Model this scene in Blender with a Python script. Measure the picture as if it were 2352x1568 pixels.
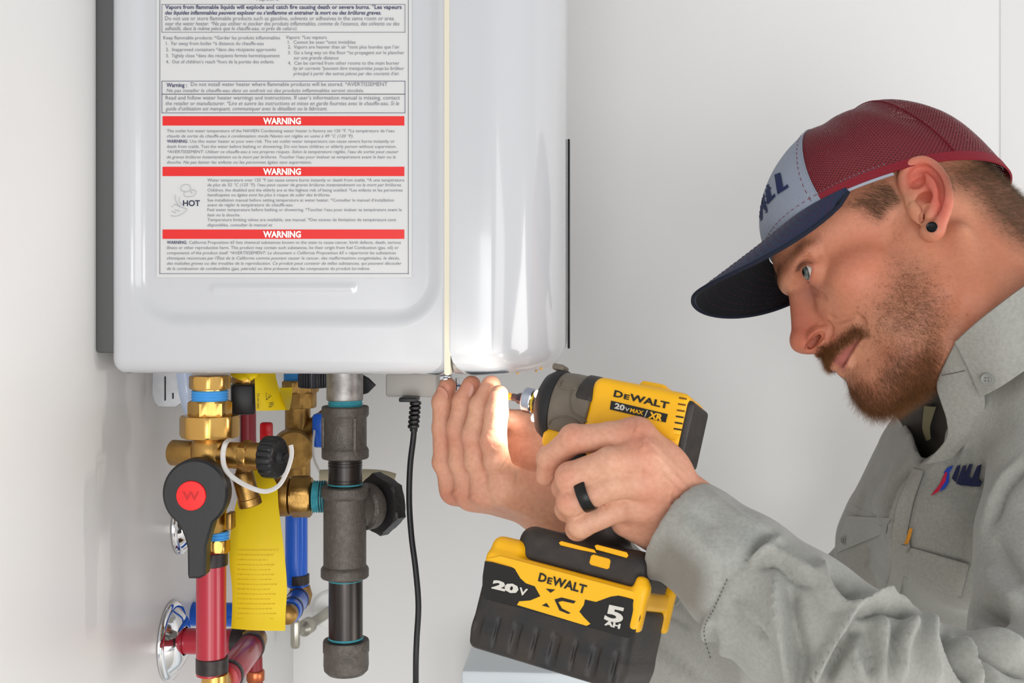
import bpy, math, random
import numpy as np
from mathutils import Vector, Matrix
for _o in list(bpy.data.objects):
    bpy.data.objects.remove(_o, do_unlink=True)
scene = bpy.context.scene
COL = scene.collection
rng = np.random.default_rng(7)
# ------------------------------------------------------------------ camera, light, exposure
FPX, CX, HY, CAMZ, YAW = 2850.0, 1176.0, 680.0, 1.40, math.radians(4)
A3 = lambda *a: np.array(a, float)
RT, FW, UP = A3(math.cos(YAW), math.sin(YAW), 0), A3(-math.sin(YAW), math.cos(YAW), 0), A3(0, 0, 1)
CAM = A3(0, 0, CAMZ)
cd = bpy.data.cameras.new('camera'); cam = bpy.data.objects.new('camera', cd); COL.objects.link(cam)
cd.sensor_width = 36; cd.lens = FPX / 2352 * 36; cd.shift_y = -(784 - HY) / 2352
cd.clip_start = .02
cam.location = CAM; cam.rotation_euler = (math.pi / 2, 0, YAW)
cd.dof.use_dof = True; cd.dof.focus_distance = 0.935; cd.dof.aperture_fstop = 18
scene.camera = cam
wd = bpy.data.worlds.new('world'); scene.world = wd; wd.use_nodes = True
wd.node_tree.nodes['Background'].inputs[0].default_value = (.93, .96, 1, 1)
wd.node_tree.nodes['Background'].inputs[1].default_value = 0.54
def area(name, loc, target, sx, sy, power, col=(1, 1, 1)):
    l = bpy.data.lights.new(name, 'AREA'); l.shape = 'RECTANGLE'; l.size = sx; l.size_y = sy
    l.energy = power; l.color = col
    o = bpy.data.objects.new(name, l); COL.objects.link(o); o.location = loc
    o.rotation_euler = (Vector(target) - Vector(loc)).to_track_quat('-Z', 'Z').to_euler()
    return o
# assumed, unseen windows behind and beside the photographer, set low to brighten the wall
area('window_light', (1.15, -1.5, .95), (.1, 1.4, 1.1), 0.95, 1.7, 13, (1, .98, .95))
area('window_light', (.05, -2.2, .80), (0, 1.4, 1.1), 0.9, 1.6, 27, (.99, .99, 1))
area('window_light', (2.6, .2, .80), (.2, 1.45, .9), 1.2, 1.5, 30, (1, .98, .95))
vs = scene.view_settings
vs.view_transform = 'Standard'; vs.look = 'None'; vs.gamma = 1; vs.use_curve_mapping = False
vs.exposure = 0.11
# ------------------------------------------------------------------ pixel <-> place
def W(px, py, d):
    return CAM + RT * ((px - CX) / FPX * d) + FW * d + UP * ((HY - py) / FPX * d)
def ray(px, py): return RT * ((px - CX) / FPX) + FW + UP * ((HY - py) / FPX)
def WY(px, py, Y):
    r = ray(px, py); return CAM + r * (Y / r[1])
def WX(px, py, X):
    r = ray(px, py); return CAM + r * (X / r[0])
def proj(P):
    Q = np.asarray(P) - CAM; d = Q @ FW
    return CX + FPX * (Q @ RT) / d, HY - FPX * (Q @ UP) / d, d
def unit(v): v = np.asarray(v, float); return v / np.linalg.norm(v)
def basis(z, x=None):
    z = unit(z)
    if x is None: x = A3(1, 0, 0) if abs(z[0]) < .8 else A3(0, 1, 0)
    x = unit(x - z * np.dot(x, z)); return np.array([x, np.cross(z, x), z])  # rows
class Frame:
    """local millimetre frame: f, l, u directions in (right, depth, up) of the camera"""
    def __init__(s, O, F, L, U):
        g = lambda v: RT * v[0] + FW * v[1] + UP * v[2]
        s.o, s.M = np.asarray(O, float), np.array([g(F), g(L), g(U)])
    def w(s, P): return s.o + (np.asarray(P, float) / 1000) @ s.M
    def d(s, v): return np.asarray(v, float) @ s.M
    def inv(s, P): return (np.asarray(P) - s.o) @ s.M.T * 1000
    def loc(s, px, py, l):
        r = ray(px, py); B = s.w((0, l, 0)) - CAM
        A = np.array([s.M[0], s.M[2], -r]).T
        q = np.linalg.solve(A, -B); return A3(q[0] * 1000, l, q[1] * 1000)
# ------------------------------------------------------------------ materials
def lin(c):
    c = np.asarray(c, float) / 255.0
    return tuple(np.where(c <= .04045, c / 12.92, ((c + .055) / 1.055) ** 2.4)) + (1.0,)
MATS = {}
def mat(name, col, rough=.5, metal=0, var=None, bump=None, spec=.5, coat=0, emit=0, sss=None, attr=None, trans=0, ior=1.45, var2=None, sheen=0):
    if name in MATS: return MATS[name]
    m = bpy.data.materials.new(name); m.use_nodes = True; nt = m.node_tree; N = nt.nodes; L = nt.links
    b = N['Principled BSDF']; c = lin(col)
    b.inputs['Base Color'].default_value = c; b.inputs['Roughness'].default_value = rough
    b.inputs['Metallic'].default_value = metal; b.inputs['Specular IOR Level'].default_value = spec
    b.inputs['Coat Weight'].default_value = coat; b.inputs['Coat Roughness'].default_value = .05
    b.inputs['IOR'].default_value = ior; b.inputs['Transmission Weight'].default_value = trans
    b.inputs['Sheen Weight'].default_value = sheen
    if emit: b.inputs['Emission Color'].default_value = c; b.inputs['Emission Strength'].default_value = emit
    if sss:
        b.inputs['Subsurface Weight'].default_value = sss[0]; b.inputs['Subsurface Radius'].default_value = sss[1]
        b.inputs['Subsurface Scale'].default_value = sss[2]
    tc = N.new('ShaderNodeTexCoord'); src = None
    if attr:
        a = N.new('ShaderNodeAttribute'); a.attribute_name = attr; src = a.outputs['Color']
    def noise(scale, detail=4, stretch=None):
        n = N.new('ShaderNodeTexNoise'); n.inputs['Scale'].default_value = scale; n.inputs['Detail'].default_value = detail
        if stretch:
            mp = N.new('ShaderNodeMapping'); mp.inputs['Scale'].default_value = stretch
            L.new(tc.outputs['Object'], mp.inputs[0]); L.new(mp.outputs[0], n.inputs['Vector'])
        else: L.new(tc.outputs['Object'], n.inputs['Vector'])
        return n
    for v in (var, var2):
        if not v: continue
        n = noise(v[0], 5, v[3] if len(v) > 3 else None); r = N.new('ShaderNodeValToRGB')
        r.color_ramp.elements[0].position = .35; r.color_ramp.elements[1].position = .68
        lo = v[2] if len(v) > 2 and v[2] else col
        mx = N.new('ShaderNodeMix'); mx.data_type = 'RGBA'
        L.new(n.outputs['Fac'], r.inputs[0])
        ml = N.new('ShaderNodeMath'); ml.operation = 'MULTIPLY'; ml.inputs[1].default_value = v[1]
        L.new(r.outputs[0], ml.inputs[0]); L.new(ml.outputs[0], mx.inputs['Factor'])
        if src is not None: L.new(src, mx.inputs[6])
        else: mx.inputs[6].default_value = c
        mx.inputs[7].default_value = lin(lo); src = mx.outputs[2]
    if src is not None: L.new(src, b.inputs['Base Color'])
    if bump:
        n = noise(bump[0], 6, bump[2] if len(bump) > 2 else None); bp = N.new('ShaderNodeBump')
        bp.inputs['Strength'].default_value = bump[1]; bp.inputs['Distance'].default_value = .001
        L.new(n.outputs['Fac'], bp.inputs['Height']); L.new(bp.outputs[0], b.inputs['Normal'])
    MATS[name] = m; return m
# ------------------------------------------------------------------ geometry (verts array, list of faces)
def join(*gs):
    V, F, n = [], [], 0
    for v, f in gs:
        V.append(np.asarray(v, float)); F += [tuple(i + n for i in q) for q in f]; n += len(v)
    return np.concatenate(V), F
def gridf(r, c, wrap=False, flip=False):
    F = []
    for i in range(r - 1):
        for j in range(c if wrap else c - 1):
            k = (j + 1) % c; q = (i * c + j, i * c + k, (i + 1) * c + k, (i + 1) * c + j)
            F.append(q[::-1] if flip else q)
    return F
def rings(R, caps=True):
    """R: list of (n,3) closed rings -> skin"""
    n = len(R[0]); V = np.concatenate(R); F = gridf(len(R), n, True)
    if caps: F.append(tuple(range(n))[::-1]); F.append(tuple(range((len(R) - 1) * n, len(R) * n)))
    return V, F
def lathe(prof, p0, axis, n=32, xd=None, a0=0, caps=True):
    """prof: (radius, height) in metres along axis from p0"""
    B = basis(axis, xd); t = np.arange(n) * 2 * math.pi / n + a0
    c = np.cos(t)[:, None] * B[0] + np.sin(t)[:, None] * B[1]
    return rings([np.asarray(p0) + B[2] * h + c * max(r, 1e-5) for r, h in prof], caps)
def poly_prism(prof, p0, axis, k=6, a0=0, xd=None): return lathe(prof, p0, axis, k, xd, a0)
def smooth_path(P, m=8):
    P = np.asarray(P, float); Q = np.vstack([2 * P[0] - P[1], P, 2 * P[-1] - P[-2]]); out = []
    for i in range(1, len(Q) - 2):
        a, b, c, d = Q[i - 1:i + 3]
        for t in np.linspace(0, 1, m, endpoint=False):
            out.append(.5 * (2 * b + (c - a) * t + (2 * a - 5 * b + 4 * c - d) * t * t + (3 * b - a - 3 * c + d) * t ** 3))
    out.append(P[-1]); return np.array(out)
def tube(P, r, n=12, caps=True, flat=None, xd=None):
    P = np.asarray(P, float); r = np.broadcast_to(np.asarray(r, float), (len(P),))
    T = np.gradient(P, axis=0); R = []; x = None
    t = np.arange(n) * 2 * math.pi / n
    for i in range(len(P)):
        B = basis(T[i], x if x is not None else xd); x = B[0]
        rx, ry = (r[i], r[i]) if flat is None else (r[i], r[i] * flat)
        R.append(P[i] + np.cos(t)[:, None] * B[0] * rx + np.sin(t)[:, None] * B[1] * ry)
    return rings(R, caps)
def thread(p0, axis, r, h, pitch=.0018, n=28, depth=.0008, caps=True):
    m = max(2, int(h / pitch)); pr = [(r - depth, 0)]
    for i in range(m):
        z = i * h / m; pr += [(r - depth, z + .1 * h / m), (r, z + .4 * h / m), (r, z + .6 * h / m), (r - depth, z + .95 * h / m)]
    return lathe(pr + [(r - depth, h)], p0, axis, n, caps=caps)
def hexnut(p0, axis, r, h, k=6, a0=0, ch=.12, xd=None):
    """chamfered nut, r = corner radius"""
    n = k * 6; B = basis(axis, xd); t = np.arange(n) * 2 * math.pi / n
    rp = r * math.cos(math.pi / k) / np.cos((t % (2 * math.pi / k)) - math.pi / k)
    rin = np.minimum(rp, r * math.cos(math.pi / k) * 1.03)
    t = t + a0; c = np.cos(t)[:, None] * B[0] + np.sin(t)[:, None] * B[1]; R = []
    for rr, z in ((rin * .96, 0), (rin, .02 * h), (rp, ch * h), (rp, (1 - ch) * h), (rin, .98 * h), (rin * .96, h)):
        R.append(np.asarray(p0) + B[2] * z + c * rr[:, None])
    return rings(R)
def rbox(cen, size, bev=.002, B=None, seg=2):
    """rounded box, B rows = local axes"""
    s = np.asarray(size) / 2; bev = min(bev, .98 * s.min()); k = seg + 1
    B = np.eye(3) if B is None else B
    a = np.linspace(0, math.pi / 2, k); V = []
    # superposed rings along local z with rounded-rectangle outline
    out = []
    for q, (sx, sy) in enumerate(((1, 1), (-1, 1), (-1, -1), (1, -1))):
        for t in a + q * math.pi / 2: out.append((sx, sy, math.cos(t), math.sin(t)))
    O = np.array(out); R = []
    zz = [(-s[2] + bev * (1 - math.sin(t)), bev * math.cos(t)) for t in a[::-1]] + [(s[2] - bev * (1 - math.sin(t)), bev * math.cos(t)) for t in a]
    for z, rr in zz:
        x = O[:, 0] * (s[0] - bev) + O[:, 2] * rr; y = O[:, 1] * (s[1] - bev) + O[:, 3] * rr
        R.append(np.c_[x, y, np.full(len(x), z)])
    V, F = rings(R); return V @ B + np.asarray(cen), F
def extrude(poly, o, B, h, bev=0.0):
    """poly (n,2) metres in B[0],B[1] plane at o, raised h along B[2]; small chamfer at the top"""
    P = np.asarray(poly, float); n = len(P)
    if np.sum(P[:, 0] * np.roll(P[:, 1], -1) - P[:, 1] * np.roll(P[:, 0], -1)) < 0: P = P[::-1]
    c = P.mean(0); R = [np.c_[P, np.zeros(n)], np.c_[P, np.full(n, h - bev)]]
    if bev:
        e = np.roll(P, -1, 0) - np.roll(P, 1, 0); nr = np.c_[-e[:, 1], e[:, 0]] / (np.linalg.norm(e, axis=1)[:, None] + 1e-12)
        R.append(np.c_[P + nr * bev, np.full(n, h)])
    V, F = rings(R); return V @ B + np.asarray(o), F
# ------------------------------------------------------------------ objects
def tag(o, label=None, cat=None, group=None, kind=None):
    for k, v in (('label', label), ('category', cat), ('group', group), ('kind', kind)):
        if v: o[k] = v
    return o
def thing(name, label, cat, loc, group=None):
    o = bpy.data.objects.new(name, None); COL.objects.link(o); o.location = tuple(loc); o.empty_display_size = .02
    o['o'] = list(map(float, loc)); return tag(o, label, cat, group)
def origin(p): return A3(*p['o']) if p is not None and 'o' in p else A3(0, 0, 0)
def mk(name, g, m, parent=None, ang=35, label=None, uv=None):
    v, f = g; o0 = origin(parent)
    me = bpy.data.meshes.new(name); me.from_pydata((np.asarray(v) - o0).tolist(), [], f if isinstance(f, list) else f.tolist())
    me.validate(); me.update()
    me.polygons.foreach_set('use_smooth', np.ones(len(me.polygons), bool))
    if ang < 180: me.set_sharp_from_angle(angle=math.radians(ang))
    me.materials.append(m)
    o = bpy.data.objects.new(name, me); COL.objects.link(o)
    if parent is not None:
        o.parent = parent; o['o'] = list(map(float, o0))
    if label: o['label'] = label
    return o
def fastmesh(name, V, F, m, parent=None, col=None, smooth=True):
    """numpy quads/tris, optional per-vertex colour attribute 'tint'"""
    o0 = origin(parent); V = np.asarray(V, np.float32) - o0.astype(np.float32); F = np.asarray(F, np.int32); k = F.shape[1]
    me = bpy.data.meshes.new(name); me.vertices.add(len(V)); me.vertices.foreach_set('co', V.ravel())
    me.loops.add(F.size); me.loops.foreach_set('vertex_index', F.ravel())
    me.polygons.add(len(F)); me.polygons.foreach_set('loop_start', np.arange(len(F), dtype=np.int32) * k)
    me.update(calc_edges=True); me.validate()
    me.polygons.foreach_set('use_smooth', np.full(len(me.polygons), smooth))
    if col is not None:
        a = me.color_attributes.new('tint', 'FLOAT_COLOR', 'POINT')
        c = np.ones((len(V), 4), np.float32); c[:, :3] = col; a.data.foreach_set('color', c.ravel())
    me.materials.append(m)
    o = bpy.data.objects.new(name, me); COL.objects.link(o)
    if parent is not None: o.parent = parent; o['o'] = list(map(float, o0))
    return o
_tc = {}
def textgeo(s, bold=0.0, shear=0.0, res=2, spacing=1.0):
    """text outline as flat triangles; returns verts (x,y) with cap height about .7, and faces"""
    k = (s, bold, shear, res, spacing)
    if k in _tc: return _tc[k]
    cu = bpy.data.curves.new('t', 'FONT'); cu.body = s; cu.offset = bold; cu.shear = shear; cu.resolution_u = res; cu.space_character = spacing
    o = bpy.data.objects.new('t', cu); COL.objects.link(o)
    me = o.to_mesh(); V = np.array([v.co[:] for v in me.vertices]); F = [tuple(p.vertices) for p in me.polygons]
    T_ = me.calc_loop_triangles(); F = [tuple(t.vertices) for t in me.loop_triangles]
    o.to_mesh_clear(); bpy.data.objects.remove(o); bpy.data.curves.remove(cu)
    _tc[k] = (V, F); return V, F
def text_on(s, P0, P1, hdir, h, nrm, lift=.0002, thick=0, **kw):
    """lay text from P0 to P1 (its full width), cap height h along hdir"""
    V, F = textgeo(s, **kw); w0, w1 = V[:, 0].min(), V[:, 0].max()
    x = (V[:, 0] - w0) / (w1 - w0); y = V[:, 1] / .70
    P = np.asarray(P0) + x[:, None] * (np.asarray(P1) - P0) + y[:, None] * h * unit(hdir) + unit(nrm) * lift
    return P, F
# ------------------------------------------------------------------ the room
M_wall = mat('painted_wall', (236, 235, 233), .36, var=(3, .25, (232, 231, 229)), bump=(140, .06))
M_floor = mat('pale_concrete_floor', (206, 203, 198), .6, var=(6, .5, (192, 188, 182)))
XW, XH, YB, Y0 = -.3702, -.3612, 1.484, .886          # left wall, back wall, near side of the heater
def slab(name, a, b, m):
    a, b = A3(*a), A3(*b); o = mk(name, rbox((a + b) / 2, b - a, .002), m); return tag(o, kind='structure')
slab('wall_left', (XW - .1, -.6, 0), (XW, YB, 2.6), M_wall)
slab('wall_back', (XW - .1, YB, 0), (3.2, YB + .1, 2.6), M_wall)
slab('floor', (XW - .1, -.6, -.1), (3.2, YB + .1, 0), M_floor)
px_ = WY(2297, 400, YB)[0]; slab('trim_1', (px_, YB - .0012, .12), (3.19, YB, 2.6), M_wall)
slab('baseboard_back', (XW, YB - .015, .001), (3.19, YB, .12), mat('white_trim', (236, 236, 232), .4))
# ------------------------------------------------------------------ water heater
M_enam = mat('white_enamel', (196, 197, 200), .16, coat=.5)
M_yel = mat('yellowed_seal', (222, 214, 192), .35)
M_blk = mat('black_plastic', (24, 24, 26), .42, bump=(300, .08))
M_grey = mat('grey_plastic', (168, 165, 160), .5)
M_zinc = mat('zinc_metal', (188, 190, 194), .28, 1)
ZB = WY(640, 860, Y0)[2]
XS = WY(1031, 500, Y0)[0]; XF = XH + .335
heater = thing('water_heater', 'white wall-hung tankless water heater with a warning label on its side', 'water heater', (XH + .17, Y0 + .22, ZB))
Pp = lambda px, py: WY(px, py, Y0)
def rrect(x, z, x0, x1, z0, z1, r):
    cx, cz = (x0 + x1) / 2, (z0 + z1) / 2
    qx = np.abs(x - cx) - (x1 - x0) / 2 + r; qz = np.abs(z - cz) - (z1 - z0) / 2 + r
    return np.hypot(np.maximum(qx, 0), np.maximum(qz, 0)) + np.minimum(np.maximum(qx, qz), 0) - r
def sstep(x, a, b): t = np.clip((x - a) / (b - a), 0, 1); return t * t * (3 - 2 * t)
def shell(outline, fil, zt, disp=None, rows=None):
    """outline (n,2) closed in XY; filleted at the bottom; z up to zt"""
    O = np.asarray(outline); n = len(O); e = np.roll(O, -1, 0) - np.roll(O, 1, 0)
    inn = np.c_[-e[:, 1], e[:, 0]]; inn /= np.linalg.norm(inn, axis=1)[:, None] + 1e-12
    if ((O.mean(0) - O) * inn).sum() < 0: inn = -inn
    R = [np.c_[O + inn * fil * 2.2, np.full(n, ZB + .0015)]]
    for t in np.linspace(0, math.pi / 2, 7):
        R.append(np.c_[O + inn * fil * (1 - math.sin(t)), np.full(n, ZB + fil * (1 - math.cos(t)))])
    for z in (rows if rows is not None else np.linspace(ZB + fil, zt, 12)[1:]): R.append(np.c_[O, np.full(n, z)])
    for t in np.linspace(0, math.pi / 2, 5)[1:]: R.append(np.c_[O + inn * fil * (1 - math.cos(t)), np.full(n, zt + fil * math.sin(t))])
    if disp is not None:
        for i, q in enumerate(R):
            if i > 0: q[:, 1] += disp(q[:, 0], q[:, 2]) * (np.abs(q[:, 1] - Y0) < .0006)
    return rings(R)
ZT = ZB + .69
x0r, x1r, z0r = Pp(298, 0)[0], Pp(1016, 0)[0], Pp(600, 748)[2]
def emboss(x, z):
    d = rrect(x, z, x0r, x1r, z0r, ZT - .06, .034)
    h = .0038 * sstep(-d, 0, .011)
    a, b = Pp(488, 661), Pp(806, 661)
    dr = np.hypot(np.maximum(np.abs(x - (a[0] + b[0]) / 2) - (b[0] - a[0]) / 2, 0), z - a[2])
    return h - .0012 * (1 - sstep(dr, .0005, .0032))  # recess goes into the body (+Y)
nx = np.linspace(XH + .012, XS, 150)
side = [(x, Y0) for x in nx]
body_o = [(XH + .004, Y0 + .43), (XH + .004, Y0 + .22)] + [(XH + .004 + .008 * (1 - math.cos(t)), Y0 + .008 * (1 - math.sin(t))) for t in np.linspace(0, math.pi / 2, 6)][:-1] + side + [(XS + .002, Y0 + .01), (XS + .002, Y0 + .43)]
rowz = np.concatenate([np.linspace(ZB + .012, ZB + .33, 150)[1:], np.linspace(ZB + .33, ZT, 40)[1:]])
body = mk('casing', shell(body_o, .011, ZT, emboss, rowz), M_enam, heater, 40)
mk('gap_shade_strip', rbox(((XW + XH + .006) / 2, Y0 + .2, ZB + .36), (XH + .006 - XW - .0004, .39, .69), .002), mat('gap_shade_grey', (84, 84, 84), .6), heater, label='dark strip standing in for shade between casing and wall')  # added dark strip imitating the shade in the gap behind the casing
# front cover, bowed towards the room
cov = [(XS + .0005, Y0 + .012)] + [(XS + .0005, Y0 - .0012)] + [(x, Y0 - .0016) for x in np.linspace(XS + .002, XS + .026, 8)]
ax, ay = XF - (XS + .026), .088
cov += [(XS + .026 + ax * math.sin(t), Y0 - .0016 + ay * (1 - math.cos(t))) for t in np.linspace(0, math.pi / 2, 26)[1:]]
mid = [(XF + .0015 * math.sin(math.pi * s) - .006 * s, Y0 + ay + (.44 - 2 * ay) * s) for s in np.linspace(0, 1, 12)[1:]]
cov += mid
cov += [(XS + .026 + (ax - .006) * math.cos(t), Y0 + .44 - ay + ay * math.sin(t)) for t in np.linspace(0, math.pi / 2, 14)[1:]] + [(XS + .0005, Y0 + .44)]
mk('front_cover', shell(cov, .019, ZT), M_enam, heater, 40)
sx = XS - .001
mk('cover_seal', shell([(sx - .0022, Y0 - .0008), (sx + .0022, Y0 - .0012), (sx + .0022, Y0 + .02), (sx - .0022, Y0 + .02)], .002, ZT), M_yel, heater, label='yellowed seal strip beside the front cover')
mk('edge_gasket', rbox((XF + .0008, Y0 + .17, WY(1290, 560, Y0 + .17)[2]), (.002, .006, .178), .0008), M_blk, heater)
# drips of old sealant on the cover's lower edge
for i, (px, py, r) in enumerate(((1189, 857, .0011), (1243, 846, .0014), (1232, 852, .001))):
    mk('sealant_drip', lathe([(0, -r), (r * .8, -r * .6), (r, 0), (r * .8, r * .6), (0, r)], WY(px, py, Y0 + .018 + .012 * i), UP, 10), mat('amber_sealant', (226, 190, 120), .2), heater)
# ---- warning label
YL = Y0 + .0038 - .0002
PL = lambda px, py: WY(px, py, YL)
M_pap = mat('label_paper', (208, 208, 207), .5)
M_ink = mat('label_ink', (122, 123, 132), .7); M_inkb = mat('label_bold_ink', (78, 78, 108), .7)
M_red = mat('label_red', (222, 22, 20), .4, coat=.3); M_wht = mat('label_white', (245, 240, 235), .5)
NV = A3(0, -1, 0)
def quad(px0, py0, px1, py1, lift=.0003, th=.0002):
    c = [PL(px0, py1), PL(px1, py1), PL(px1, py0), PL(px0, py0)]
    V = np.array([p + NV * (lift - th) for p in c] + [p + NV * lift for p in c])
    return V, [(4, 5, 6, 7), (3, 2, 1, 0), (0, 1, 5, 4), (1, 2, 6, 5), (2, 3, 7, 6), (3, 0, 4, 7)]
label = mk('warning_label', quad(360, -190, 946, 637, .0004, .0003), M_pap, heater, label='white warning label with three red banners')
def border(x0, y0, x1, y1, w=1.1):
    return join(quad(x0, y0, x1, y0 + w, .0007), quad(x0, y1 - w, x1, y1, .0007), quad(x0, y0, x0 + w, y1, .0007), quad(x1 - w, y0, x1, y1, .0007))
mk('outer_border', border(367, -180, 939, 629, 1.4), M_ink, label)
mk('box_border', border(372, 10, 931, 75), M_ink, label)
mk('box_border', border(372, 186, 931, 217), M_inkb, label)
mk('box_border', border(372, 216, 931, 260), M_inkb, label)
def lines(rows, m, name='print'):
    gs = []
    for r in rows:
        s, xa, xb, yb, h = r[:5]; kw = r[5] if len(r) > 5 else {}
        P0, P1 = PL(xa, yb), PL(xb, yb)
        gs.append(text_on(s, P0, P1, UP, abs(PL(xa, yb - h)[2] - P0[2]), NV, .0008, **{'res': 2, **kw}))
    mk(name, join(*gs), m, label, 30)
IT = dict(shear=.25); BD = dict(bold=.022); BI = dict(bold=.02, shear=.25); RG = dict()
for y in (278, 394, 538):
    b = mk('red_banner', quad(374, y - 11, 929, y + 10.5, .0006, .0003), M_red, label)
    gs = text_on('WARNING', PL(605, y + 7), PL(692, y + 7), UP, PL(605, y - 7)[2] - PL(605, y + 7)[2], NV, .0009, bold=.04)
    mk('banner_text', gs, M_wht, b)
lines([('Vapors from flammable liquids will explode and catch fire causing death or severe burns. *Les vapeurs', 380, 923, 21, 9, BD),
       ('des liquides inflammables peuvent exploser ou s\u2019enflamme et entrainer la mort ou des br\u00fblures graves.', 380, 876, 34, 9, BI)], M_inkb, 'bold_print')
lines([('Vapeurs', 585, 640, 2, 8, RG),
       ('Do not use or store flammable products such as gasoline, solvents or adhesives in the same room or area', 380, 905, 47, 9, RG),
       ('near the water heater. *Ne pas utiliser ni stocker des produits inflammables, comme de l\u2019essence, des solvants ou des', 380, 918, 59, 9, IT),
       ('adh\u00e9sifs, dans la m\u00eame pi\u00e8ce que le chauffe-eau, ni pr\u00e8s de celui-ci.', 380, 683, 70, 9, IT),
       ('Keep flammable products: *Garder les produits inflammables', 376, 644, 91, 8, RG),
       ('1.  Far away from boiler *\u00e0 distance du chauffe-eau', 382, 606, 104, 8, RG),
       ('2.  Inapproved containers *dans des r\u00e9cipients approuv\u00e9s', 382, 634, 118, 8, RG),
       ('3.  Tightly close *dans des r\u00e9cipients ferm\u00e9s herm\u00e9tiquement', 382, 643, 132, 8, RG),
       ('4.  Out of children\u2019s reach *hors de la port\u00e9e des enfants', 382, 629, 146, 8, RG),
       ('Vapors: *Les vapeurs', 657, 751, 90, 8, RG), ('1.  Cannot be seen *sont invisibles', 662, 817, 101, 8, RG),
       ('2.  Vapors are heavier than air *sont plus lourdes que l\u2019air', 662, 918, 112, 8, RG),
       ('3.  Go a long way on the floor *se propagent sur le plancher', 662, 929, 125, 8, RG),
       ('sur une grande distance', 675, 778, 137, 8, IT),
       ('4.  Can be carried from other rooms to the main burner', 662, 918, 149, 8, RG),
       ('by air currents *peuvent \u00eatre transport\u00e9es jusqu\u2019au br\u00fbleur', 674, 929, 161, 8, IT),
       ('principal \u00e0 partir des autres pi\u00e8ces par des courants d\u2019air.', 674, 918, 173, 8, IT)], M_ink)
lines([('Warning :', 383, 430, 200, 9, BD)], M_inkb, 'bold_print')
lines([('Do not install water heater where flammable products will be stored. *AVERTISSEMENT', 439, 890, 198, 9, RG),
       ('Ne pas installer le chauffe-eau dans un endroit o\u00f9 des produits inflammables seront stock\u00e9s.', 383, 836, 212, 8, IT),
       ('Read and follow water heater warnings and instructions. If user\u2019s information manual is missing, contact', 381, 919, 229, 9, RG),
       ('the retailer or manufacturer. *Lire et suivre les instructions et mises en garde fournies avec le chauffe-eau. Si le', 381, 917, 242, 9, IT),
       ('guide d\u2019utilisation est manquant, communiquer avec le d\u00e9taillant ou le fabricant.', 381, 752, 254, 9, IT)], M_ink)
lines([('The outlet hot water temperature of the NAVIEN Condensing water heater is factory set 120 \u00b0F. *La temp\u00e9rature de l\u2019eau', 384, 906, 304, 7, RG),
       ('chaude de sortie du chauffe-eau \u00e0 condensation mode Navien est r\u00e9gl\u00e9e en usine \u00e0 49 \u00b0C (120 \u00b0F).', 384, 812, 316, 7, IT),
       ('Use this water heater at your own risk. The set outlet water temperature can cause severe burns instantly or', 437, 907, 328, 7, RG),
       ('death from scalds. Test the water before bathing or showering. Do not leave children or elderly person without supervision.', 384, 911, 340, 7, RG),
       ('*AVERTISSEMENT: Utiliser ce chauffe-eau \u00e0 vos propres risques. Selon la temp\u00e9rature r\u00e9gl\u00e9e, l\u2019eau de sortie peut causer', 385, 916, 352, 7, IT),
       ('de graves br\u00fblures instantan\u00e9ment ou la mort par br\u00fblures. Toucher l\u2019eau pour \u00e9valuer sa temp\u00e9rature avant le bain ou la', 384, 909, 364, 7, IT),
       ('douche. Ne pas laisser les enfants ou les personnes \u00e2g\u00e9es sans supervision.', 384, 716, 376, 7, IT)], M_ink)
lines([('WARNING:', 384, 432, 328, 7, BD)], M_inkb, 'bold_print')
lines([('Water temperature over 125 \u00b0F can cause severe burns instantly or death from scalds. *\u00c0 une temp\u00e9rature', 477, 929, 417, 7, RG),
       ('de plus de 52 \u00b0C (125 \u00b0F), l\u2019eau peut causer de graves br\u00fblures instantan\u00e9ment ou la mort par br\u00fblures.', 477, 923, 428, 7, IT),
       ('Children, the disabled and the elderly are at the highest risk of being scalded. *Les enfants et les personnes', 477, 925, 440, 7, RG),
       ('handicap\u00e9es ou \u00e2g\u00e9es sont les plus \u00e0 risque de subir des br\u00fblures.', 477, 759, 451, 7, IT),
       ('See installation manual before setting temperature at water heater. *Consulter le manuel d\u2019installation', 477, 905, 463, 7, RG),
       ('avant de r\u00e9gler la temp\u00e9rature du chauffe-eau.', 477, 674, 474, 7, IT),
       ('Feel water temperature before bathing or showering. *Toucher l\u2019eau pour \u00e9valuer sa temp\u00e9rature avant le', 477, 923, 485, 7, RG),
       ('bain ou la douche.', 477, 552, 497, 7, IT),
       ('Temperature limiting valves are available, see manual. *Des vannes de limitation de temp\u00e9rature sont', 477, 910, 508, 7, RG),
       ('disponibles, consulter le manuel et', 477, 626, 520, 7, IT)], M_ink)
lines([('WARNING:', 384, 430, 560, 7, BD)], M_inkb, 'bold_print'); lines([('HOT', 421, 460, 473, 13, dict(bold=.02, res=4))], mat('label_navy', (40, 42, 74), .7), 'hot_print')
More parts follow.
